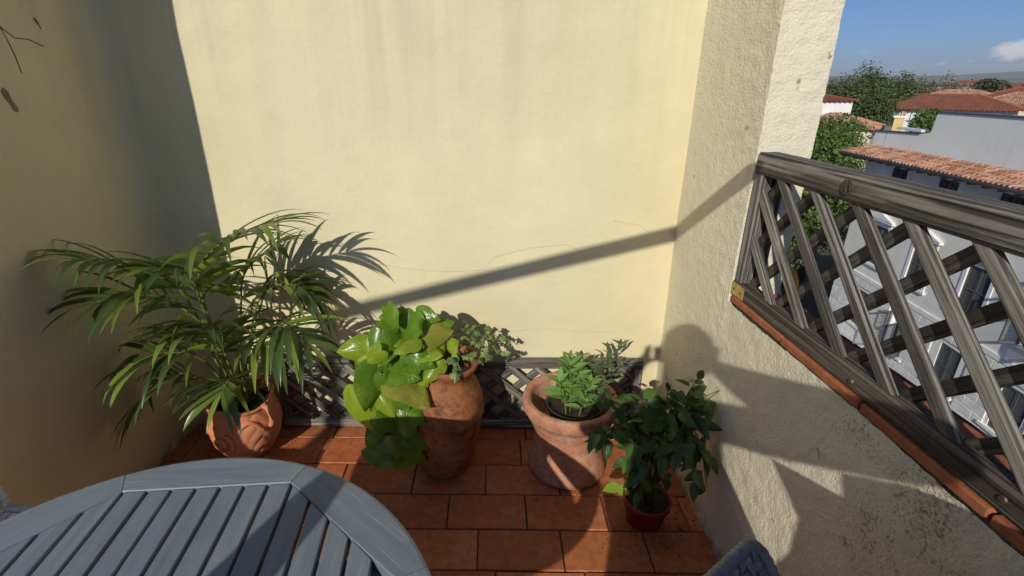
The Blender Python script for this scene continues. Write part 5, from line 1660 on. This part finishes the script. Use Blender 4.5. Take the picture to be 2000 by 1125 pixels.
# orange hose and a white junction box on the outer wall
pts = [(1.03, 1.93, 0.62), (1.17, 1.89, 0.82), (1.20, 1.850, 0.878), (1.205, 1.795, 0.848), (1.20, 1.785, 0.785), (1.15, 1.76, 0.66)]
hs = MB().tube([bez(pts, k / 24) for k in range(25)], 0.0075, 10).obj('orange_hose', plain('orange_plastic', (0.65, 0.26, 0.02), 0.45), None, True)
tag(hs, 'curved orange plastic hose outside the railing', 'hose')
MB_ = MB().box(1.06, 1.17, 1.83, 1.91, 0.72, 0.80, None, 0.006).obj('junction_box', M['white_metal'])
tag(MB_, 'small white junction box on the outside of the parapet', 'box')

# ---------------------------------------------------------------- trees
def tree(name, loc, height, rx, rz, crown, label, group, n=1500, trunk='bark', leaf=0.28, sparse=0.0, seed=0, lobes=9):
    r_ = random.Random(seed + 100)
    x0, y0 = loc
    t = empty(name, (x0, y0, SZ))
    tag(t, label, 'tree', group)
    zc = height - rz
    mb = MB()
    mb.tube([(0, 0, 0), (0.1, 0.05, height * 0.3), (0.0, 0.1, height * 0.6), (0.1, 0, height * 0.9)], [0.035 * height * 0.7, 0.025 * height * 0.7, 0.014 * height * 0.7, 0.01], 8)
    lob = []
    for k in range(lobes):
        a = r_.uniform(0, 6.28); q = r_.uniform(0.25, 0.72); zz = r_.uniform(-0.75, 0.72)
        c_ = Vector((rx * q * math.cos(a), rx * q * math.sin(a), zc + rz * zz))
        s_ = r_.uniform(0.30, 0.48)
        lob.append((c_, rx * s_, rz * s_ * 0.9))
        base = Vector((0, 0.05, max(height * 0.25, c_.z - rz * 0.6)))
        mb.tube([base, base.lerp(c_, 0.55) + Vector((0, 0, 0.2)), c_], [0.012 * height * 0.6, 0.007 * height * 0.6, 0.02], 6)
    lob.append((Vector((0, 0, zc + rz * 0.45)), rx * 0.5, rz * 0.52))
    lob.append((Vector((0, 0, zc - rz * 0.15)), rx * 0.6, rz * 0.55))
    mb.obj('trunk', M[trunk], t, True)
    vs = []; fs = []
    per = n // len(lob)
    for (c_, lr, lz) in lob:
        for k in range(per):
            d = Vector((r_.gauss(0, 1), r_.gauss(0, 1), r_.gauss(0, 1))).normalized()
            q = r_.random() ** 0.4 if sparse < 0.5 else r_.random() ** 0.7
            bump_ = 1 + 0.28 * noise.noise(d * 3 + c_)
            p = c_ + Vector((d.x * lr, d.y * lr, d.z * lz)) * q * bump_
            nrm = (d + Vector((r_.uniform(-1, 1), r_.uniform(-1, 1), r_.uniform(-0.6, 1))) * 0.9).normalized()
            u = nrm.orthogonal().normalized(); v = nrm.cross(u)
            a = r_.uniform(0, 6.28); u, v = u * math.cos(a) + v * math.sin(a), v * math.cos(a) - u * math.sin(a)
            L = leaf * r_.uniform(0.6, 1.4)
            b = len(vs)
            vs += [p - u * L, p - v * L * 0.55 + nrm * L * 0.12, p + u * L, p + v * L * 0.55 - nrm * L * 0.1]
            fs.append((b, b + 1, b + 2, b + 3))
    mesh_obj('crown', vs, fs, M[crown], t)
    return t
near = 'trees along the street'
tree('street_tree', (21.6, 34.2), 12.5, 4.2, 4.6, 'crown_mid', 'leafy green tree filling the gap right beside the stucco pier', near, 22000, 'bark', 0.11, seed=1, lobes=22)
tree('street_tree', (25.4, 37.4), 12.0, 3.4, 4.0, 'crown_mid', 'green tree whose top shows just left of the palazzo eaves', near, 16000, 'bark', 0.11, seed=2, lobes=20)
tree('street_tree', (17.0, 27.4), 10.4, 3.0, 3.8, 'crown_mid', 'green tree seen through the lattice beside the pier', near, 16000, 'bark', 0.10, seed=3, lobes=20)
tree('street_tree', (14.8, 31.5), 10.8, 3.2, 4.0, 'crown_dark', 'dark tree in shade behind the railing end', near, 5000, 'bark', 0.17, seed=4)
tree('street_tree', (30.0, 48.0), 11.6, 4.0, 4.4, 'crown_dark', 'dark tree behind the street trees below the white house', near, 5000, 'bark', 0.22, seed=5)
far_ = 'tall trees on the skyline'
tree('skyline_tree', (54.5, 77.5), 17.2, 5.2, 7.6, 'crown_dark', 'big rounded dark evergreen tree rising over the roofs', far_, 42000, 'bark', 0.155, seed=6, lobes=40)
tree('skyline_tree', (50.6, 80.2), 14.6, 4.4, 6.2, 'crown_dark', 'lower dark tree left of the big evergreen beside the pier', far_, 22000, 'bark', 0.155, seed=7, lobes=16)
tree('skyline_tree', (61.6, 78.8), 16.4, 3.9, 6.8, 'crown_dark', 'dark pointed tree right of the big evergreen', far_, 24000, 'bark', 0.155, seed=8, lobes=18)
tree('skyline_tree', (53.2, 74.0), 13.4, 4.4, 5.4, 'crown_dark', 'broad dark tree in front below the big evergreen', far_, 22000, 'bark', 0.155, seed=15, lobes=16)
for k, (x, y, h_, rx_, lb) in enumerate([(95.5, 115.5, 16.0, 3.6, 'pale thin leaved poplar nearest the dark evergreens'), (98.2, 113.6, 16.8, 3.8, 'tallest pale thin leaved poplar behind the red roof'), (100.8, 111.6, 15.8, 3.4, 'pale thin leaved poplar furthest to the right')]):
    tree('poplar_tree', (x, y), h_, rx_, 6.5, 'crown_pale', lb, 'pale poplars', 2600, 'bark_pale', 0.22, 1.0, 20 + k, 14)
tree('skyline_tree', (110.8, 115.4), 14.9, 4.8, 3.4, 'crown_olive', 'olive green round tree low on the skyline at the far right', far_, 3000, 'bark', 0.4, seed=12)
tree('skyline_tree', (116.5, 113.5), 14.0, 4.2, 3.0, 'crown_olive', 'low olive tree just outside the right edge', far_, 2400, 'bark', 0.4, seed=13)
tree('garden_tree', (24.7, 28.8), 13.1, 1.25, 1.7, 'crown_mid', 'bright green bush rising behind the stepped grey wall', near, 9000, 'bark', 0.09, seed=14, lobes=14)
for k in range(9):      # wooded belt further off, each tree on its own
    a = R(31.5 + 2.4 * k); d = 190 + 25 * (k % 3)
    tree('distant_tree', (math.sin(a) * d, math.cos(a) * d), 11.5 + (k * 7 % 4) * 0.7, 7, 3.6, 'crown_dark', ['leftmost', 'second', 'third', 'fourth', 'fifth', 'sixth', 'seventh', 'eighth', 'rightmost'][k] + ' tree from the left in the far belt of dark trees', 'distant trees between roofs', 1600, 'bark', 0.7, seed=40 + k)

# ---------------------------------------------------------------- houses
def house(name, label, loc, rz, w_, d_, h_, over, rise, wall, roof, hip=True, rows=14, win=()):
    """local x along the front, y depth; front faces -y"""
    o = empty(name, loc, rz)
    tag(o, label, 'house')
    MB().box(-w_ / 2, w_ / 2, -d_ / 2, d_ / 2, 0, h_).obj('wall', M[wall], o)
    W2, D2 = w_ / 2 + over, d_ / 2 + over
    rl = max(0.1, W2 - D2) if hip else W2
    vs = [(-W2, -D2, h_ + 0.02), (W2, -D2, h_ + 0.02), (W2, D2, h_ + 0.02), (-W2, D2, h_ + 0.02), (-rl, 0, h_ + rise), (rl, 0, h_ + rise)]
    mb = MB().add(vs, [(0, 1, 5, 4), (2, 3, 4, 5), (1, 2, 5), (3, 0, 4), (3, 2, 1, 0)])
    rf = mb.obj('roof', M[roof], o)
    # raised tile courses running down the slopes
    tm = MB()
    def courses(a, b, c, d, n_):
        a, b, c, d = map(Vector, (a, b, c, d))      # a-b eave, d-c ridge
        up = (b - a).cross(d - a).normalized()
        if up.z < 0: up = -up
        el = (b - a).length
        for k in range(n_):
            t = (k + 0.5) / n_
            p = a.lerp(b, t)
            # top end: climb until the hip or ridge
            q = None
            dirv = (d + c) * 0.5 - (a + b) * 0.5
            dirv = dirv - (b - a) * (dirv.dot(b - a) / el ** 2)
            s = 1.0
            xr0 = (d - a).dot(b - a) / el ** 2; xr1 = (c - a).dot(b - a) / el ** 2
            if t < xr0: s = t / xr0
            elif t > xr1: s = (1 - t) / (1 - xr1)
            q = p + dirv * s
            ax = (b - a).normalized() * (el / n_ * 0.30)
            tm.add([p - ax + up * 0.01, p + up * 0.075, p + ax + up * 0.01, q - ax + up * 0.01, q + up * 0.075, q + ax + up * 0.01], [(0, 1, 4, 3), (1, 2, 5, 4)])
    v = vs
    courses(v[0], v[1], v[5], v[4], int(2 * W2 / 0.24)); courses(v[2], v[3], v[4], v[5], int(2 * W2 / 0.24))
    if hip:
        courses(v[1], v[2], v[5], v[5], int(2 * D2 / 0.24)); courses(v[3], v[0], v[4], v[4], int(2 * D2 / 0.24))
    tmo = stuff(tm.obj('tile_courses', M[roof], rf))
    rg = MB()
    rg.tube([v[4], v[5]], 0.11, 6)
    if hip:
        for a, b in ((0, 4), (3, 4), (1, 5), (2, 5)): rg.tube([v[a], v[b]], 0.11, 6)
    rg.obj('ridge_tiles', M['rooftile'] if roof == 'rooftile' else M[roof], rf)
    for k in range(int(2 * W2 / 0.5)):
        x = -W2 + 0.25 + k * 0.5
        MB().box(x - 0.05, x + 0.05, -D2 + 0.02, -d_ / 2 - 0.002, h_ - 0.12, h_ + 0.017).obj('rafter', M['roofbrown'], o)
    for (x, z0, ww, hh) in win:
        wo = MB().box(x - ww / 2, x + ww / 2, -d_ / 2 - 0.03, -d_ / 2 - 0.003, z0, z0 + hh).obj('window', M['shutter'], o)
        MB().box(x - ww / 2 - 0.1, x + ww / 2 + 0.1, -d_ / 2 - 0.09, -d_ / 2 - 0.032, z0 - 0.09, z0 - 0.003).obj('sill', M['stone'], wo)
    return o
def face_cam(x, y, extra=0.0):
    return math.atan2(-(-y), -(-x)) - math.pi / 2 + extra if False else -math.atan2(x, y) + extra
# broad brown-tiled hip roof on the right
house('tiled_house', 'house under a broad brown tiled hip roof at the upper right', (65.6, 75.5, SZ), face_cam(65.6, 75.5, R(-4)), 15.5, 9.0, 11.0, 0.9, 1.85, 'white_render', 'roofbrown', True, win=[(-4 + 2.2 * k, 8.2, 0.9, 1.6) for k in range(5)])
# white house left, with lower tiled wing in front
house('white_house', 'small white house with a brown roof beside the pier', (39.6, 64.6, SZ), face_cam(40, 64, R(14)), 7.6, 6.0, 12.6, 0.45, 0.75, 'white_render', 'roofbrown', True, win=[(-2.4, 11.3, 0.55, 0.95), (-1.6, 11.3, 0.4, 0.95), (-0.4, 11.3, 0.6, 0.95)])
house('tiled_wing', 'low red tiled wing in front of the white house', (39.2, 58.2, SZ), face_cam(39, 58, R(-8)), 7.6, 6.4, 10.05, 0.5, 1.35, 'cream_render', 'rooftile', True)
# tall yellow chimney on a dark roof
ch = empty('yellow_chimney', (26.05, 32.95, SZ), face_cam(26, 33, R(10)))
tag(ch, 'tall narrow sunlit yellow chimney stack left of the brown roof', 'chimney')
MB().box(-0.22, 0.28, -0.35, 0.35, 0, 12.5).obj('stack', M['yellow_render'], ch)
MB().box(-0.30, 0.36, -0.42, 0.42, 12.502, 12.60).obj('cap', M['stone'], ch)
MB().box(0.10, 0.30, -0.15, 0.15, 12.602, 12.85).obj('pot', M['rooftile'], ch)
MB().box(-0.62, -0.223, -0.40, 0.40, 0, 12.0).obj('dark_left_side', M['grey_metal'], ch)  # grey box forming the dark left side of the stack
# aerial with dish
an = empty('roof_aerial', (27.0, 33.2, SZ + 12.2))
tag(an, 'roof aerial with a small white dish by the yellow chimney', 'aerial')
MB().tube([(0, 0, 0), (0, 0, 2.35)], 0.025, 6).obj('mast', M['grey_metal'], an)
for k, zz in enumerate((2.25, 2.05, 1.9)):
    MB().tube([(-0.45, 0.2, zz), (0.35, -0.15, zz)], 0.012, 5).obj('rod', M['grey_metal'], an)
MB().lathe([(0.0, 0.0), (0.14, 0.02), (0.26, 0.09)], 18).obj('dish', M['white_metal'], an, True)
d_ = an.children[-1]; d_.location = (0.18, -0.1, 1.55); d_.rotation_euler = (R(70), 0, R(-60))
# far apartment blocks
def block(label, x, y, w_, d_, z1, roof, floors=3):
    o = empty('apartment_block', (x, y, SZ), face_cam(x, y, R(-12)))
    tag(o, label, 'building', 'far apartment blocks')
    MB().box(-w_ / 2, w_ / 2, -d_ / 2, d_ / 2, 0, z1).obj('wall', M['white_render'], o)
    W2, D2 = w_ / 2 + 0.6, d_ / 2 + 0.6
    MB().add([(-W2, -D2, z1 + 0.02), (W2, -D2, z1 + 0.02), (W2, D2, z1 + 0.02), (-W2, D2, z1 + 0.02), (-W2 * 0.5, 0, z1 + 1.6), (W2 * 0.5, 0, z1 + 1.6)], [(0, 1, 5, 4), (2, 3, 4, 5), (1, 2, 5), (3, 0, 4), (3, 2, 1, 0)]).obj('roof', M[roof], o)
    for f_ in range(floors):
        z = z1 - 2.4 - 3.0 * f_
        for k in range(int(w_ / 2.6)):
            x_ = -w_ / 2 + 1.4 + 2.6 * k
            MB().box(x_ - 0.55, x_ + 0.55, -d_ / 2 - 0.04, -d_ / 2 - 0.003, z, z + 1.5).obj('window', M['shutter'], o)
        MB().box(-w_ / 2, w_ / 2, -d_ / 2 - 1.0, -d_ / 2 - 0.045, z - 0.55, z - 0.40).obj('balcony', M['white_render'], o)
    return o
block('white apartment block with a brown roof beyond the poplars', 148, 162.5, 12, 9, 13.2, 'roofbrown')
block('pale apartment block at the far right behind the olive tree', 156, 156, 14, 10, 12.4, 'roofbrown')
block('white apartment block peeping over the brown hip roof', 128, 150, 14, 9, 11.6, 'rooftile')
block('cream apartment block far behind the skyline trees', 100, 190, 18, 9, 12.8, 'rooftile')
for k, (x, y, w_, z1) in enumerate([(86, 96, 12, 11.6), (92, 90, 11, 11.9), (75, 84, 12, 11.2), (104, 100, 13, 12.0), (82, 80, 11, 11.4)]):
    house('roof_house', ['low house with tiled roof below the poplars', 'low house with tiled roof right of the poplars', 'low house with tiled roof behind the yellow chimney', 'low house with tiled roof under the olive tree', 'low house with tiled roof behind the broad brown roof'][k], (x, y, SZ), face_cam(x, y, R(9 * (k % 3) - 9)), w_, 8, z1, 0.5, 1.5, 'cream_render', 'roofbrown' if k % 2 else 'rooftile', True)
# hills on the horizon
def ridge(name, dist, a0, a1, hmax, seed, base=0.0):
    n_ = 120; vs = []; fs = []
    for k in range(n_ + 1):
        a = R(a0 + (a1 - a0) * k / n_)
        h_ = hmax * (0.45 + 0.55 * noise.fractal(Vector((k * 0.055 + seed, 0, 0)), 0.9, 2.0, 5)) * min(1, 0.15 + abs(k / n_ - 0.18) * 2.2)
        h_ = max(5, h_)
        for q, (dd, hh) in enumerate(((-600, -20), (0, h_), (900, -20))):
            vs.append((math.sin(a) * (dist + dd), math.cos(a) * (dist + dd), SZ + hh))
    for k in range(n_):
        for q in range(2):
            b = k * 3 + q; fs.append((b, b + 1, b + 4, b + 3))
    return structure(mesh_obj(name, vs, fs, M['hill']))
ridge('hill', 6500, 5, 120, 120, 1)
ridge('hill', 8200, -60, 100, 160, 7)

# the air over the city: one even box of thin haze round camera, terrace and hills
hz = MB().box(-9700, 9700, -9700, 9700, SZ - 30, 240).obj('haze')
stuff(hz)
hm_ = bpy.data.materials.new('haze'); hm_.use_nodes = True
hn = hm_.node_tree.nodes; hn.clear()
ho = hn.new('ShaderNodeOutputMaterial'); hv = hn.new('ShaderNodeVolumePrincipled')
hv.inputs['Color'].default_value = (0.86, 0.90, 0.95, 1); hv.inputs['Density'].default_value = 0.00009; hv.inputs['Anisotropy'].default_value = 0.0
hm_.node_tree.links.new(hv.outputs[0], ho.inputs['Volume'])
hz.data.materials.append(hm_)
